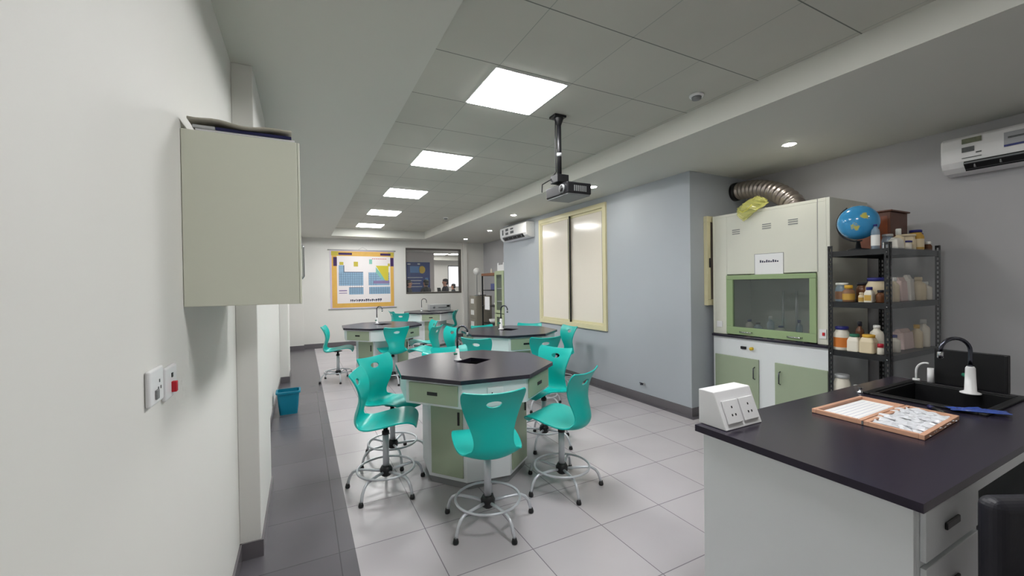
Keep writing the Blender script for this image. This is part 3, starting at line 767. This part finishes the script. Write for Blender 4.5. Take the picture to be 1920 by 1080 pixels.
# crumpled sheets helper
def crumple(name, w, d, h, M_, seed, n=9, th=.002):
    random.seed(seed); vs = []; fs = []
    for j in range(n+1):
        for i in range(n+1):
            e = min(i, j, n-i, n-j)/(n/2)
            vs.append(((i/n-.5)*w*(1+random.uniform(-.08, .08)), (j/n-.5)*d*(1+random.uniform(-.08, .08)), h*(.15+.85*e)*random.uniform(.35, 1)))
    for j in range(n):
        for i in range(n): a = j*(n+1)+i; fs.append((a, a+1, a+n+2, a+n+1))
    t = MB().add(vs, fs, M_, False); return t
GLV = mat('blue gloves', (70, 120, 170), .6)
for y_, lab in ((2.24, 'blue glove heap at the right end inside the hood'), (3.0, 'blue glove heap at the left end inside the hood')):
    o = empty('glove_heap', (HX+.1, y_, .973), lab, 'gloves')
    crumple('g', .12, .13, .11, GLV, int(y_*100), 7).build('gloves', o).modifiers.new('t', 'SOLIDIFY').thickness = .002
o = empty('glass_rack', (HX+.4, 2.62, .973), 'upright white rod stand with two posts inside the hood', 'stand')
MB().box(-.08, .08, -.12, .12, .0005, .012, LGREY).build('base', o, .003)
for y_ in (-.08, .06): MB().cyl((0, y_), .012, .012, .5, LGREY, 12).build('rod', o)
YB = film('translucent yellow plastic', (226, 225, 132), .5, .25)
o = empty('plastic_bag', (HX, 2.8, HT), 'crumpled translucent yellow plastic bag slumped over the hood top edge', 'bag')
random.seed(5); n = 16; vs = []; fs = []
# a sack: rings down an axis with crumples, leaning over the front edge
for j in range(n+1):
    s = j/n
    for k in range(20):
        a = 2*PI*k/20
        Rr = math.sin(PI*min(1, s*1.02+.02))**.6*(1+random.uniform(-.16, .16))
        x = -.0+.075*math.cos(a)*Rr-.055+.10*(1-s)+.02*math.sin(3*a+5*s)
        y = (.17*(1-.25*s))*math.sin(a)*Rr+.06*(1-s)*0-.02+.1*(s-.5)
        z = .135-.235*s+.018*math.cos(2*a+4*s)
        if z < .004 and x > -.034: x = -.034
        if z < .2 and x > -.034: z = max(z, .004)
        vs.append((x, y, z))
for j in range(n):
    for k in range(20): fs.append((j*20+k, j*20+(k+1) % 20, (j+1)*20+(k+1) % 20, (j+1)*20+k))
MB().add(vs, fs, YB, False).build('bag_film', o)
MB().tube([(-.1, .05, .0), (-.12, .0, -.03), (-.125, -.06, -.01), (-.11, -.1, .04)], .006, mat('yellow fold', (214, 210, 96), .4), 6).build('bag_fold', o)

# ------------------------------------------------------------------ storage rack
RX0, RX1, RY0, RY1 = 4.02, 4.96, 1.48, 1.9
RK = mat('black rack steel', (30, 31, 34), .4, noise=.2, nscale=6)
o = empty('storage_rack', (RX0, RY0, 0), 'black slotted-angle steel rack of reagent bottles beside the fume hood', 'rack')
A, B = RX1-RX0, RY1-RY0; TH = .0025; Wd = .036
HOLE = mat('light seen through slots', (200, 200, 198), .6)
for (x, y) in [(0, 0), (A, 0), (0, B), (A, B)]:
    sx = 1 if x == 0 else -1; sy = 1 if y == 0 else -1
    t = MB()
    # each flange is a ladder of bars so the slots are real openings
    zt = 1.87; pit = .04
    for fl in (0, 1):
        def bx(a, b, z0, z1):
            if fl == 0: X0, X1 = sorted((x+sx*a, x+sx*b)); Y0, Y1 = sorted((y, y+sy*TH))
            else: Y0, Y1 = sorted((y+sy*a, y+sy*b)); X0, X1 = sorted((x, x+sx*TH))
            t.box(X0, X1, Y0, Y1, z0, z1, RK)
        bx(0, .012, .005, zt); bx(.024, Wd, .005, zt)
        z = .005
        while z < zt-.03: bx(.012, .024, z, z+.018); z += pit
        bx(.012, .024, zt-.02, zt)
    t.build('post', o)
    MB().box(min(x, x+sx*.045)-.003, max(x, x+sx*.045), min(y, y+sy*.045)-.003, max(y, y+sy*.045), 0, .006, BLACK).build('foot', o)
SHZ = [.575, .985, 1.395, 1.822, .15]
for z in SHZ:
    MB().box(.004, A-.004, .004, B-.004, z-.012, z, RK).box(.004, .007, .004, B-.004, z-.045, z-.012, RK).box(A-.007, A-.004, .004, B-.004, z-.045, z-.012, RK).box(.007, A-.007, .004, .007, z-.045, z-.012, RK).box(.007, A-.007, B-.007, B-.004, z-.045, z-.012, RK).build('shelf', o)
t = MB()
for z in SHZ:
    for yy in (.02, B-.02): t.tube([(-.001, yy, z-.03), (-.005, yy, z-.03)], .005, STEEL, 8)
t.build('bolts', o)
# clear plastic sheet hung on the near side
vs = []; fs = []; nx, nz = 24, 8
for j in range(nz+1):
    for i in range(nx+1):
        x = RX0+.01+(A-.02)*i/nx; vs.append((x, RY0-.008-.006*math.sin(i*1.9+j*.8)-.004*math.sin(i*.7), .7+(1.83-.7)*j/nz))
for j in range(nz):
    for i in range(nx): a = j*(nx+1)+i; fs.append((a, a+1, a+nx+2, a+nx+1))
sh = MB().add(vs, fs, SHEET, True).build('plastic_cover', o)
sh.location = (-RX0, -RY0, 0)

# things on the rack
x4 = 4.09
def on(z): return z+.0008
B_ = bottle
z = on(1.395)
B_(4.12, 1.84, z, .048, .16, CLR, LW, 'clear wide jar at the left end of the rack\'s second shelf', .8, .12, BB, name='reagent_jar')
B_(4.08, 1.775, z, .042, .14, BB, CAPY, 'brown powder jar with a yellow cap on the second rack shelf', .6, .2, LY, name='reagent_jar')
B_(4.2, 1.73, z, .045, .16, BA, CAPK, 'dark brown jar with a black lid on the second rack shelf', .7, .14, name='reagent_jar')
B_(4.07, 1.683, z, .02, .08, BC, BC, 'tiny cream bottle beside the blue-capped white bottle on the second shelf', .6, .2, LY)
B_(4.07, 1.63, z, .028, .125, BW, CAPB, 'small white bottle with a blue cap and ochre label, second shelf front', .65, .2, LY, square=True)
B_(4.18, 1.63, z, .066, .2, BC, CAPB, 'big cream jar with a blue lid on the second rack shelf', .75, .14, name='reagent_jar')
B_(4.09, 1.565, z, .03, .1, BA, CAPK, 'small brown bottle beside the corner post on the second shelf', .6, .2)
z = on(.985)
B_(4.09, 1.83, z, .058, .2, BW, CAPB, 'big white jar with a blue lid and orange label on the third shelf', .72, .13, LO, name='reagent_jar')
B_(4.08, 1.735, z, .042, .145, BW, CAPG, 'square white jar with a green lid on the third shelf', .7, .17, square=True, name='reagent_jar')
B_(4.08, 1.64, z, .05, .15, BC, CAPY, 'square cream jar with a yellow lid and round stamp on the third shelf', .72, .16, square=True, name='reagent_jar')
B_(4.19, 1.63, z, .045, .22, BW, CAPW, 'tall white bottle behind the yellow-lidded jar on the third shelf', .45, .12)
B_(4.07, 1.56, z, .022, .085, BW, CAPR, 'small white bottle with a red cap by the corner post, third shelf', .8, .35)
B_(4.2, 1.75, z, .03, .24, BA, CAPK, 'dark tall bottle at the back of the third shelf')
z = on(.575)
B_(4.09, 1.83, z, .058, .2, BW, LGREY, 'white jar with a clear grey lid at the left of the fourth shelf', .8, .14, name='reagent_jar')
B_(4.09, 1.72, z, .04, .13, BW, CAPW, 'small white bottle second from the left on the fourth shelf', .6, .16)
B_(4.13, 1.64, z, .045, .15, BC, CAPW, 'cream bottle third from the left on the fourth shelf')
B_(4.3, 1.56, z, .045, .17, BW, CAPW, 'white bottle behind the near post on the fourth shelf')
# near-side items, second to third shelf (seen through the sheet)
near = [(1.395, [(4.3, .036, .2, BC, CAPW, 'cream bottle just right of the near post, second shelf'), (4.76, .05, .2, BC, BC, 'pale jar behind the sheet in the middle right of the second shelf'), (4.88, .05, .16, BW, CAPW, 'white jar at the right end of the second shelf behind the sheet')]),
        (.985, [(4.3, .04, .14, BW, CAPB, 'white jar just right of the near post, third shelf'), (4.72, .04, .2, BC, CAPY, 'cream bottle behind the sheet in the middle right of the third shelf'), (4.85, .045, .24, BW, CAPW, 'tall white bottle at the right end of the third shelf')])]
for z, L_ in near:
    for x, R, h, M_, c_, lab in L_: B_(x, 1.56, on(z), R, h, M_, c_, lab)
def packet(x, y, z, w, d, h, M_, lab, tilt=0, top=.6):
    o = empty('powder_packet', (x, y, z), lab, 'packet', None, tilt)
    MB().prism([(-w/2, -d/2), (w/2, -d/2), (w/2, d/2), (-w/2, d/2)], .0008, h*.85, M_, [(-w/2*.9, -d/2*.8), (w/2*.9, -d/2*.8), (w/2*.9, d/2*.8), (-w/2*.9, d/2*.8)]).build('bag_body', o, .008, 2)
    MB().prism([(-w/2*.9, -d/2*.5), (w/2*.9, -d/2*.5), (w/2*.9, d/2*.5), (-w/2*.9, d/2*.5)], h*.85, h, M_, [(-w/2*.9, -d/2*top*.3), (w/2*.9, -d/2*top*.3), (w/2*.9, d/2*top*.3), (-w/2*.9, d/2*top*.3)]).build('folded_top', o)
    return o
PKT = mat('white packet', (226, 222, 214), .5); PKR = mat('pale pink packet', (222, 196, 190), .5)
packet(4.44, 1.57, on(1.395), .12, .07, .2, PKR, 'pinkish-topped white packet behind the sheet on the second shelf')
packet(4.6, 1.58, on(1.395), .14, .08, .22, PKT, 'large white folded packet behind the sheet on the second shelf', .15)
packet(4.56, 1.6, on(.985), .2, .1, .17, PKR, 'wide pale packet behind the sheet on the third shelf')
# top of the rack
zt = on(1.822)
o = empty('desk_globe', (4.15, 1.735, zt), 'blue desk globe on a black stand on top of the rack', 'globe')
OC = bpy.data.materials.new('globe print'); OC.use_nodes = True
nt = OC.node_tree; b = nt.nodes['Principled BSDF']; b.inputs['Roughness'].default_value = .15
tc = nt.nodes.new('ShaderNodeTexCoord'); ns = nt.nodes.new('ShaderNodeTexNoise'); ns.inputs['Scale'].default_value = 7; ns.inputs['Detail'].default_value = 6
rp = nt.nodes.new('ShaderNodeValToRGB'); rp.color_ramp.elements[0].position = .60; rp.color_ramp.elements[0].color = (*srgb((62, 150, 205)), 1)
rp.color_ramp.elements[1].position = .63; rp.color_ramp.elements[1].color = (*srgb((196, 190, 96)), 1)
nt.links.new(tc.outputs['Object'], ns.inputs['Vector']); nt.links.new(ns.outputs['Fac'], rp.inputs[0]); nt.links.new(rp.outputs[0], b.inputs['Base Color'])
MB().sphere((0, 0, .235), .14, OC, 32).build('sphere', o)
MB().lathe([(.075, .0005), (.075, .012), (.02, .022), (.012, .075)], (0, 0, 0), BLACK, 24).build('stand', o)
pts = [(.0, .155*math.cos(math.radians(a)), .235+.155*math.sin(math.radians(a))) for a in range(-100, 70, 10)]
MB().tube(pts, .006, BLACK, 8).build('meridian_arm', o)
o = empty('wooden_box', (4.62, 1.757, zt), 'dark brown wooden box standing behind the bottles on the rack top', 'box')
MB().box(-.16, .16, -.12, .12, 0, .335, DWOOD).build('box_body', o, .004)
MB().box(-.175, .175, -.135, .135, .336, .35, DWOOD).build('lid', o, .004)
MB().box(-.162, -.158, -.1, .1, .03, .3, mat('reddish door', (120, 62, 34), .35, noise=.3, nscale=12)).build('front_panel', o)
B_(4.10, 1.6, zt, .028, .2, CLR, CAPB, 'clear plastic water bottle with a blue cap beside the globe', .4, .08, LW, name='water_bottle', group=None)
B_(4.32, 1.605, zt, .04, .13, CLR, LGREY, 'small clear jar right of the water bottle on the rack top', .8, .15, name='reagent_jar')
B_(4.36, 1.55, zt, .04, .17, BC, CAPW, 'cream bottle with a white stopper in the rack top group', .4, .3)
B_(4.12, 1.55, zt, .012, .05, WPL, CAPW, 'tiny white vial at the rack top front edge', .8, .3)
packet(4.26, 1.53, zt, .13, .07, .09, PKT, 'low white plastic packet on the rack top front')
B_(4.41, 1.525, zt, .04, .07, BW, CAPB, 'low white tub with a blue lid on the rack top', .95, .2, name='reagent_jar')
B_(4.62, 1.53, zt, .052, .17, LY, CAPB, 'ochre jar with a blue lid and tan label on the rack top', .7, .13, BC, name='reagent_jar')
B_(4.515, 1.555, zt, .06, .13, BC, BC, 'squat cream tub behind the ochre jar on the rack top', .9, .15, name='reagent_jar')
B_(4.74, 1.56, zt, .042, .15, BA, CAPB, 'amber jar with a dark blue lid at the right of the rack top', .8, .13, name='reagent_jar')
B_(4.85, 1.53, zt, .03, .08, BA, CAPW, 'small brown bottle with a white cap at the right end of the rack top', .7, .3)

# ------------------------------------------------------------------ front bench
BX0, BX1, BY0, BY1, BZ = 1.66, 3.68, .535, 1.345, .9
o = empty('lab_bench', (BX0, BY0, 0), 'long black-topped white lab bench at the lower right', 'bench')
LX, LY_ = BX1-BX0, BY1-BY0
sx0, sx1, sy0, sy1 = 1.36, 1.9, .22, .66
t = MB().box(0, sx0, 0, LY_, .87, BZ, EPOXY).box(sx1, LX, 0, LY_, .87, BZ, EPOXY).box(sx0, sx1, 0, sy0, .87, BZ, EPOXY).box(sx0, sx1, sy1, LY_, .87, BZ, EPOXY)
t.build('worktop', o)
t = MB().box(sx0, sx1, sy0, sy0+.012, .68, .905, EPOXD).box(sx0, sx1, sy1-.012, sy1, .68, .905, EPOXD).box(sx0, sx0+.012, sy0+.012, sy1-.012, .68, .905, EPOXD).box(sx1-.012, sx1, sy0+.012, sy1-.012, .68, .905, EPOXD).box(sx0+.012, sx1-.012, sy0+.012, sy1-.012, .68, .69, EPOXD)
t.build('sink', o, .003)
# raised rim around the sink
t = MB(); t.box(sx0-.05, sx1+.03, sy0-.03, sy0, .9, .913, EPOXD).box(sx0-.05, sx1+.03, sy1, sy1+.03, .9, .913, EPOXD).box(sx0-.05, sx0, sy0, sy1, .9, .913, EPOXD).box(sx1, sx1+.03, sy0, sy1, .9, .913, EPOXD)
t.build('sink_rim', o, .004)
MB().box(LX-.02, LX, .27, .59, .9, 1.125, EPOXD).box(LX-.045, LX-.02, .27, .285, .9, 1.125, EPOXD).build('splash_panel', o, .004)
t = MB().box(.02, .04, .03, LY_-.03, .002, .869, LAM).box(.04, LX-.03, LY_-.05, LY_-.03, .002, .869, LAM).box(LX-.05, LX-.03, .03, LY_-.05, .002, .869, LAM).box(.04, .52, .03, .05, .002, .869, LAM).box(.52, .54, .03, .6, .002, .869, LAM).box(.54, LX-.05, .03, .05, .79, .869, LAM).box(1.25, LX-.05, .03, .05, .002, .79, LAM).box(.54, LX-.05, .58, .6, .002, .66, LAM)
t.build('carcass', o, .002)
for z0, z1 in [(.69, .85), (.47, .67), (.1, .45)]:
    d = MB().box(.06, .5, .014, .0295, z0, z1, LAM).build('drawer', o, .002)
    MB().box(.2, .31, .006, .0138, (z0+z1)/2-.012, (z0+z1)/2+.012, BLACK).build('drawer_pull', d, .003)
faucet(3.5, .92, .9, math.radians(142), 'large gooseneck faucet with a white body at the bench sink', 1.25, .15, .325, .15)
o2 = empty('eyewash_hose', (3.62, 1.2, .9), 'small white curved hose standing at the far corner of the bench', 'hose')
MB().lathe([(.018, .0005), (.018, .02)], (0, 0, 0), WPL, 14).build('base', o2)
MB().tube([(0, 0, .02), (0, -.0, .07)]+[(.0, -.05+.05*math.cos(PI*k/14), .07+.06*math.sin(PI*k/14)) for k in range(1, 9)], .006, WPL, 8).build('hose', o2)
MB().cyl((0, -.07), .016, .0005, .1, WPL, 12).build('holder', o2)
# chrome drain fitting at the sink corner
tag(MB().lathe([(.02, .0005), (.02, .006), (.008, .012), (.008, .03), (.014, .034)], (2.98, 1.24, .9), STEEL, 14).build('sink_knob'), 'small chrome knob at the left corner of the bench sink', 'knob')
# socket box
o = empty('socket_box', (1.70, 1.21, .9), 'white slanted double socket box on the near left bench corner', 'socket box')
Wb = .265
side = [(0, 0, .001), (0, .145, .001), (0, .145, .165), (0, .062, .165)]
MB().extr(side, (Wb, 0, 0), WPL).build('housing', o, .004)
import mathutils
sl = Vector((0, .062, .164)); ln = sl.length; ang = math.atan2(.164, .062)
for k in range(2):
    e_ = bpy.data.objects.new('tmp', None)
    def P_(u_, v_, w_):   # u along x, v up the slope, w outwards
        return (u_, v_*math.cos(ang)-w_*math.sin(ang), .001+v_*math.sin(ang)+w_*math.cos(ang))
    bpy.data.objects.remove(e_)
    x0 = .022+.118*k
    def pl(a, b, c, d, w0, w1, M_):
        vs = [P_(u_, v_, w_) for w_ in (w0, w1) for v_ in (c, d) for u_ in (a, b)]
        return MB().add(vs, [(0, 2, 3, 1), (4, 5, 7, 6), (0, 1, 5, 4), (2, 6, 7, 3), (0, 4, 6, 2), (1, 3, 7, 5)], M_)
    p = pl(x0, x0+.104, .025, .13, .001, .01, WPL).build('socket_plate', o, .003)
    for a, b in [(.052, .095), (.04, .06), (.064, .06)]:
        pl(x0+a-.004, x0+a+.004, b-.003, b+.007, .0095, .0108, BLACK).build('socket_hole', p)
# wooden tray with paper and zip bags
tr = empty('wooden_tray', (2.565, .965, .9), 'hinged pink-brown wooden tray lying open on the bench', 'tray', None, math.radians(0))
cx, cy = 2.565, .965
quad = [(2.317-cx, .742-cy), (2.796-cx, .772-cy), (2.811-cx, 1.173-cy), (2.326-cx, 1.176-cy)]
def bl(u_, v_):
    a, b, c, d = [Vector(q) for q in quad]
    return (a*(1-u_)+b*u_)*(1-v_)+(d*(1-u_)+c*u_)*v_
def strip(u0, u1, v0, v1, z0, z1, M_, mb): return mb.prism([tuple(bl(u0, v0)), tuple(bl(u1, v0)), tuple(bl(u1, v1)), tuple(bl(u0, v1))], z0, z1, M_)
for v0, v1 in [(0, .495), (.505, 1)]:
    t = MB(); e_ = .045; g_ = .05
    strip(0, 1, v0, v0+g_*.9, .001, .022, WOOD, t); strip(0, 1, v1-g_*.9, v1, .001, .022, WOOD, t); strip(0, e_*.8, v0+g_*.9, v1-g_*.9, .001, .022, WOOD, t); strip(1-e_*.8, 1, v0+g_*.9, v1-g_*.9, .001, .022, WOOD, t)
    t.build('tray_frame', tr, .002)
    t = MB(); strip(.04, .96, v0+.05, v1-.05, .001, .006, WPL, t); t.build('tray_base', tr)
t = MB()
for u0 in (.08,): strip(-.004, .0, .49, .51, .004, .02, STEEL, t); strip(1, 1.004, .49, .51, .004, .02, STEEL, t)
t.build('hinge', tr)
t = MB(); strip(.06, .94, .56, .94, .0065, .009, PAPER, t)
for k in range(6): strip(.1+.02*(k % 2), .88, .6+.055*k, .604+.055*k, .0088, .0094, mat('pale print', (170, 176, 205), .7), t)
t = t.build('printed_sheet', loc=(cx, cy, .9)); tag(t, 'white printed sheet lying in the far half of the wooden tray', 'paper')
ZIP = film('zip bag plastic', (232, 234, 240), .72, .25)
random.seed(21); c = 0
rows = [(.14+.125*i, .1+.115*j) for j in range(4) for i in range(7)]
ords = ['front row', 'second row', 'third row', 'back row']; ps = ['at the left end', 'second from the left', 'third from the left', 'in the middle', 'third from the right', 'second from the right', 'at the right end']
for q, (u_, v_) in enumerate(rows):
    pos = bl(min(.92, u_), min(.47, v_)); random.seed(50+q)
    b = crumple('z', .085, .05, .02, ZIP, 50+q, 6)
    o3 = empty('zip_bag', (pos[0]+cx, pos[1]+cy, .907+.004*(q % 3)), 'crumpled zip bag in the tray, %s, %s' % (ords[q//7], ps[q % 7]), 'plastic bag', 'zip bags in the wooden tray', random.uniform(-.5, .5)+1.3)
    k_ = b.build('film', o3); k_.modifiers.new('t', 'SOLIDIFY').thickness = .001
    MB().box(-.02, .02, -.006, .006, .001, .006, [INK, LGREY, PAPER, GREY][q % 4]).build('content', o3, .001)
o3 = empty('plastic_wrap', (3.01, .765, .914), 'folded blue plastic wrap lying beside the tray at the sink', 'plastic wrap')
k_ = crumple('z', .22, .07, .02, film('blue plastic film', (70, 96, 180), .7, .25), 9, 8).build('film', o3, rot=-.9); k_.modifiers.new('t', 'SOLIDIFY').thickness = .001
o3 = empty('marker_pen', (2.87, .87, .9), 'dark marker pen lying between the tray and the sink', 'pen', None, .8)
MB().tube([(-.05, 0, .011), (.03, 0, .011)], .0095, BLACK, 12).build('barrel', o3)
MB().tube([(.03, 0, .011), (.065, 0, .011)], .0105, NAVY, 12).build('pen_cap', o3)

# black padded chair at the bench
o = empty('padded_chair', (1.885, .11, .0), 'black padded chair drawn up to the bench at the lower right', 'chair', None, math.radians(-27))
PAD = mat('black vinyl', (34, 34, 42), .45, noise=.15, nscale=6, bump=.2)
def pad(mb, w, d, h, c, M_, n=8):
    vs = []; fs = []
    return mb.box(c[0]-w/2, c[0]+w/2, c[1]-d/2, c[1]+d/2, c[2]-h/2, c[2]+h/2, M_)
pad(MB(), .46, .07, .46, (0, .26, .70), PAD).build('backrest', o, .034, 6)
pad(MB(), .46, .46, .08, (0, 0, .47), PAD).build('seat', o, .03, 5)
for sx in (-.19, .19):
    for sy in (-.19, .2): MB().tube([(sx*.9, sy*.9, .43), (sx, sy, .001)], .013, DSTEEL, 10).build('leg', o)
MB().tube([(-.2, .2, .44), (-.2, .26, .5), (-.2, .27, .62)], .013, DSTEEL, 8).tube([(.2, .2, .44), (.2, .26, .5), (.2, .27, .62)], .013, DSTEEL, 8).build('back_frame', o)

# ------------------------------------------------------------------ far recess furniture
o = empty('filing_cabinet', (4.2, 10.34, 0), 'beige-grey four-drawer filing cabinet in the far right recess', 'filing cabinet')
FC = mat('beige grey steel', (150, 144, 132), .45)
MB().box(0, .46, 0, .5, 0, 1.28, FC).build('casing', o, .004)
for k in range(4):
    d = MB().box(-.014, -.0005, .03, .47, .04+.31*k, .33+.31*k, FC).build('drawer', o, .003)
    MB().box(-.02, -.014, .14, .36, .14+.31*k, .27+.31*k, LW).build('drawer_label', d)
o = empty('globe_lamp', (4.29, 10.5, 1.28), 'white ball on a thin stand on top of the filing cabinet', 'lamp')
MB().lathe([(.09, .0008), (.09, .015), (.012, .03), (.009, .6)], (0, 0, 0), GREY, 16).build('stand', o)
MB().sphere((0, 0, .67), .1, mat('white ball', (240, 240, 238), .3), 16).build('ball', o)
o = empty('black_tray', (4.3, 10.42, 1.28), 'dark tray lying at the edge of the filing cabinet top', 'tray')
o.location = (4.5, 10.72, 1.28)
MB().box(-.12, .12, -.08, .08, .0008, .02, BLACK).box(-.05, .05, -.05, .05, .02, .09, LW).build('tray_body', o)
SH = mat('far rack brown', (134, 92, 68), .5)
o = empty('display_rack', (4.2, 8.95, 0), 'dark open rack with a brown top board in the far right recess', 'rack')
for x in (0, .4):
    for y in (0, .95): MB().box(x-.015, x+.015, y-.015, y+.015, 0, 1.81, RK).build('post', o)
MB().box(-.02, .42, -.02, .97, 1.8105, 1.875, SH).build('top_board', o)
for z in (.15, .6, 1.05, 1.45): MB().box(-.018, .418, -.018, .968, z-.02, z, RK).build('shelf', o)
MB().box(.405, .415, 0, .95, 1.45, 1.81, mat('bluish backing', (120, 124, 150), .6, noise=.4, nscale=6)).box(.405, .415, 0, .95, .15, 1.43, mat('dark backing', (62, 58, 56), .6, noise=.3, nscale=5)).build('back_panel', o)
MB().box(-.028, -.019, .45, .75, .95, 1.28, PAPER).build('hanging_sign', o)
for i, (y, z, w_, h_, M_, lab) in enumerate([(9.35, 1.0508, .1, .08, LW, 'white bowl on the upper middle shelf of the far rack'), (9.6, .6008, .12, .1, LW, 'white tub on the lower shelf of the far rack, left of another'), (9.2, .6008, .11, .09, LW, 'white tub on the lower shelf of the far rack nearest the green cabinet'), (9.15, 1.876, .07, .14, DWOOD, 'brown clay model on the top board of the far rack'), (9.65, 1.876, .025, .13, CAPW, 'slim white bottle on the top board of the far rack'), (9.4, 1.4508, .09, .2, LBLUE, 'blue model standing on the upper shelf of the far rack')]):
    if i == 5:
        tag(MB().box(4.3, 4.34, y-.2, y+.2, z, z+.16, mat('blue grey board', (92, 100, 150), .5)).build('folder', bevel=.004), lab, 'folder')
    elif i == 4: bottle(4.35, y, z, w_, h_, BW, M_, lab, group=None)
    else: tag(MB().lathe([(w_*.7, 0), (w_, h_*.5), (w_*(.6 if i == 3 else 1.05), h_)], (4.38, y, z), M_, 16).build('bowl' if i < 3 else 'clay_model'), lab, 'bowl' if i < 3 else 'model')
SAGE3 = mat('pale green steel', (170, 182, 148), .45)
o = empty('display_cabinet', (4.07, 8.33, 0), 'tall narrow sage green cabinet with glass doors at the end of the window wall', 'cabinet')
t = MB().box(0, .42, 0, .03, 0, 1.9, SAGE3).box(0, .42, .46, .49, 0, 1.9, SAGE3).box(.4, .42, .03, .46, 0, 1.9, LAM).box(0, .4, .03, .46, 1.87, 1.9, SAGE3).box(0, .4, .03, .46, 0, .08, SAGE3)
t.build('carcass', o, .003)
for z0, z1 in [(.92, 1.88), (.09, .9)]:
    t = MB().box(-.02, -.001, .0, .49, z0, z0+.07, SAGE3).box(-.02, -.001, 0, .49, z1-.07, z1, SAGE3).box(-.02, -.001, 0, .1, z0+.07, z1-.07, SAGE3).box(-.02, -.001, .39, .49, z0+.07, z1-.07, SAGE3)
    d = t.build('door', o, .002)
    MB().box(-.012, -.008, .1, .39, z0+.07, z1-.07, GLASS).build('door_glass', d)
for z in (.5, 1.2, 1.5): MB().box(.001, .399, .031, .459, z-.018, z, LAM).build('shelf', o)
tag(MB().box(4.1, 4.4, 8.4, 8.76, 1.901, 2.04, WPL).box(4.1, 4.12, 8.4, 8.46, 2.04, 2.09, WPL).box(4.1, 4.12, 8.70, 8.76, 2.04, 2.09, WPL).build('white_box', bevel=.003), 'white open carton standing on the green glass-door cabinet', 'box')

# ------------------------------------------------------------------ people in the next room
SKIN = mat('skin', (168, 120, 98), .55); HAIR = mat('black hair', (22, 18, 18), .6); CLO = mat('dark clothing', (30, 32, 40), .8); TRO = mat('dark trousers', (40, 42, 52), .8)
def person(x, y, face, hgt, label, lean=0):
    o = empty('person', (x, y, 0), label, 'person', None, face)
    k = hgt/1.7
    J = []; E = []; R = []
    def j(p, r_, par=None):
        J.append(tuple(c*k for c in p)); R.append(r_*k)
        if par is not None: E.append((par, len(J)-1))
        return len(J)-1
    pel = j((0, 0, .93), .14); ab = j((0.01, 0, 1.08), .125, pel); ch = j((0.0, 0, 1.26), .145, ab); sh_ = j((-.01, 0, 1.38), .10, ch); nk = j((.005, 0, 1.47), .052, sh_)
    hd0 = j((.02, 0, 1.545), .078, nk); hd1 = j((.015, 0, 1.62), .092, hd0); hd2 = j((.0, 0, 1.675), .062, hd1)
    nose = j((.108, 0, 1.585), .014, hd1)
    for s in (-1, 1):
        ear = j((.0, s*.092, 1.59), .014, hd1)
        so_ = j((-.01, s*.17, 1.38), .062, sh_); el = j((.03, s*.24, 1.12), .043, so_); wr = j((.2, s*.2, .98), .027, el); pm = j((.25, s*.19, .97), .03, wr)
        for q in range(4):
            y_ = s*(.165+.018*q); kn = j((.30, y_, .972-.004*q), .0095, pm); j((.325+.006*(q % 2), y_, .955), .008, kn)
        th_ = j((.265, s*.155, .955), .0095, pm); j((.295, s*.145, .945), .0085, th_)
        hp = j((0, s*.09, .86), .095, pel); kn = j((.02, s*.1, .48), .058, hp); an = j((-.01, s*.1, .09), .038, kn); j((.12, s*.11, .04), .034, an)
    me = bpy.data.meshes.new('body'); me.from_pydata(J, E, []); b = bpy.data.objects.new('body', me); COL.objects.link(b); b.parent = o
    m_ = b.modifiers.new('skin', 'SKIN')
    for i, r_ in enumerate(R): v = me.skin_vertices[0].data[i]; v.radius = (r_, r_)
    me.skin_vertices[0].data[0].use_root = True
    sb = b.modifiers.new('s', 'SUBSURF'); sb.levels = 1; sb.render_levels = 1
    dg = bpy.context.evaluated_depsgraph_get(); ev = b.evaluated_get(dg); nm = bpy.data.meshes.new_from_object(ev)
    b.modifiers.clear(); b.data = nm; nm.materials.clear()
    for M_ in (SKIN, CLO, TRO): nm.materials.append(M_)
    for p in nm.polygons:
        c_ = p.center/k; p.use_smooth = True
        p.material_index = 0 if (c_.z > 1.45 or (c_.x > .185 and .9 < c_.z < 1.02)) else (1 if c_.z > .93 else 2)
    h_ = MB().lathe([(.088*k, -.035*k), (.103*k, .0), (.096*k, .045*k), (.06*k, .075*k), (.01, .085*k)], (-.012*k, 0, 1.635*k), HAIR, 16)
    h_.lathe([(.05*k, -.14*k), (.08*k, -.09*k), (.088*k, -.03*k)], (-.035*k, 0, 1.635*k), HAIR, 12).build('hair', o)
    t = MB()
    for s in (-1, 1): t.sphere((.088*k, s*.033*k, 1.6*k), .012*k, BLACK, 8)
    t.build('eyes', o)
    MB().box(.088*k, .097*k, -.022*k, .022*k, 1.535*k, 1.542*k, RED if False else mat('lips', (140, 80, 76), .5)).build('mouth', o)
    return o
person(3.42, 14.8, math.radians(-20), 1.78, 'person in dark clothes at the left edge of the inner window', 0)
person(4.24, 15.55, math.radians(120), 1.8, 'person in dark clothes standing before the blue banner')
person(4.85, 15.05, math.radians(185), 1.82, 'person in dark clothes in profile facing left beside the bright blind')
person(6.15, 17.9, math.radians(150), 1.64, 'person farthest right in front of the bright blind')
o = empty('laptop_screen', (4.5, 14.6, 0), 'dark angular object between two people behind the inner window', 'screen')
MB().box(-.3, .6, -.15, .15, 0, 1.28, mat('dark desk', (60, 58, 60), .5)).build('desk', o, .01)
MB().extr([(-.08, 0, 1.281), (.08, 0, 1.281), (.02, 0, 1.5), (-.1, 0, 1.5)], (0, .02, 0), BLACK).build('screen', o)
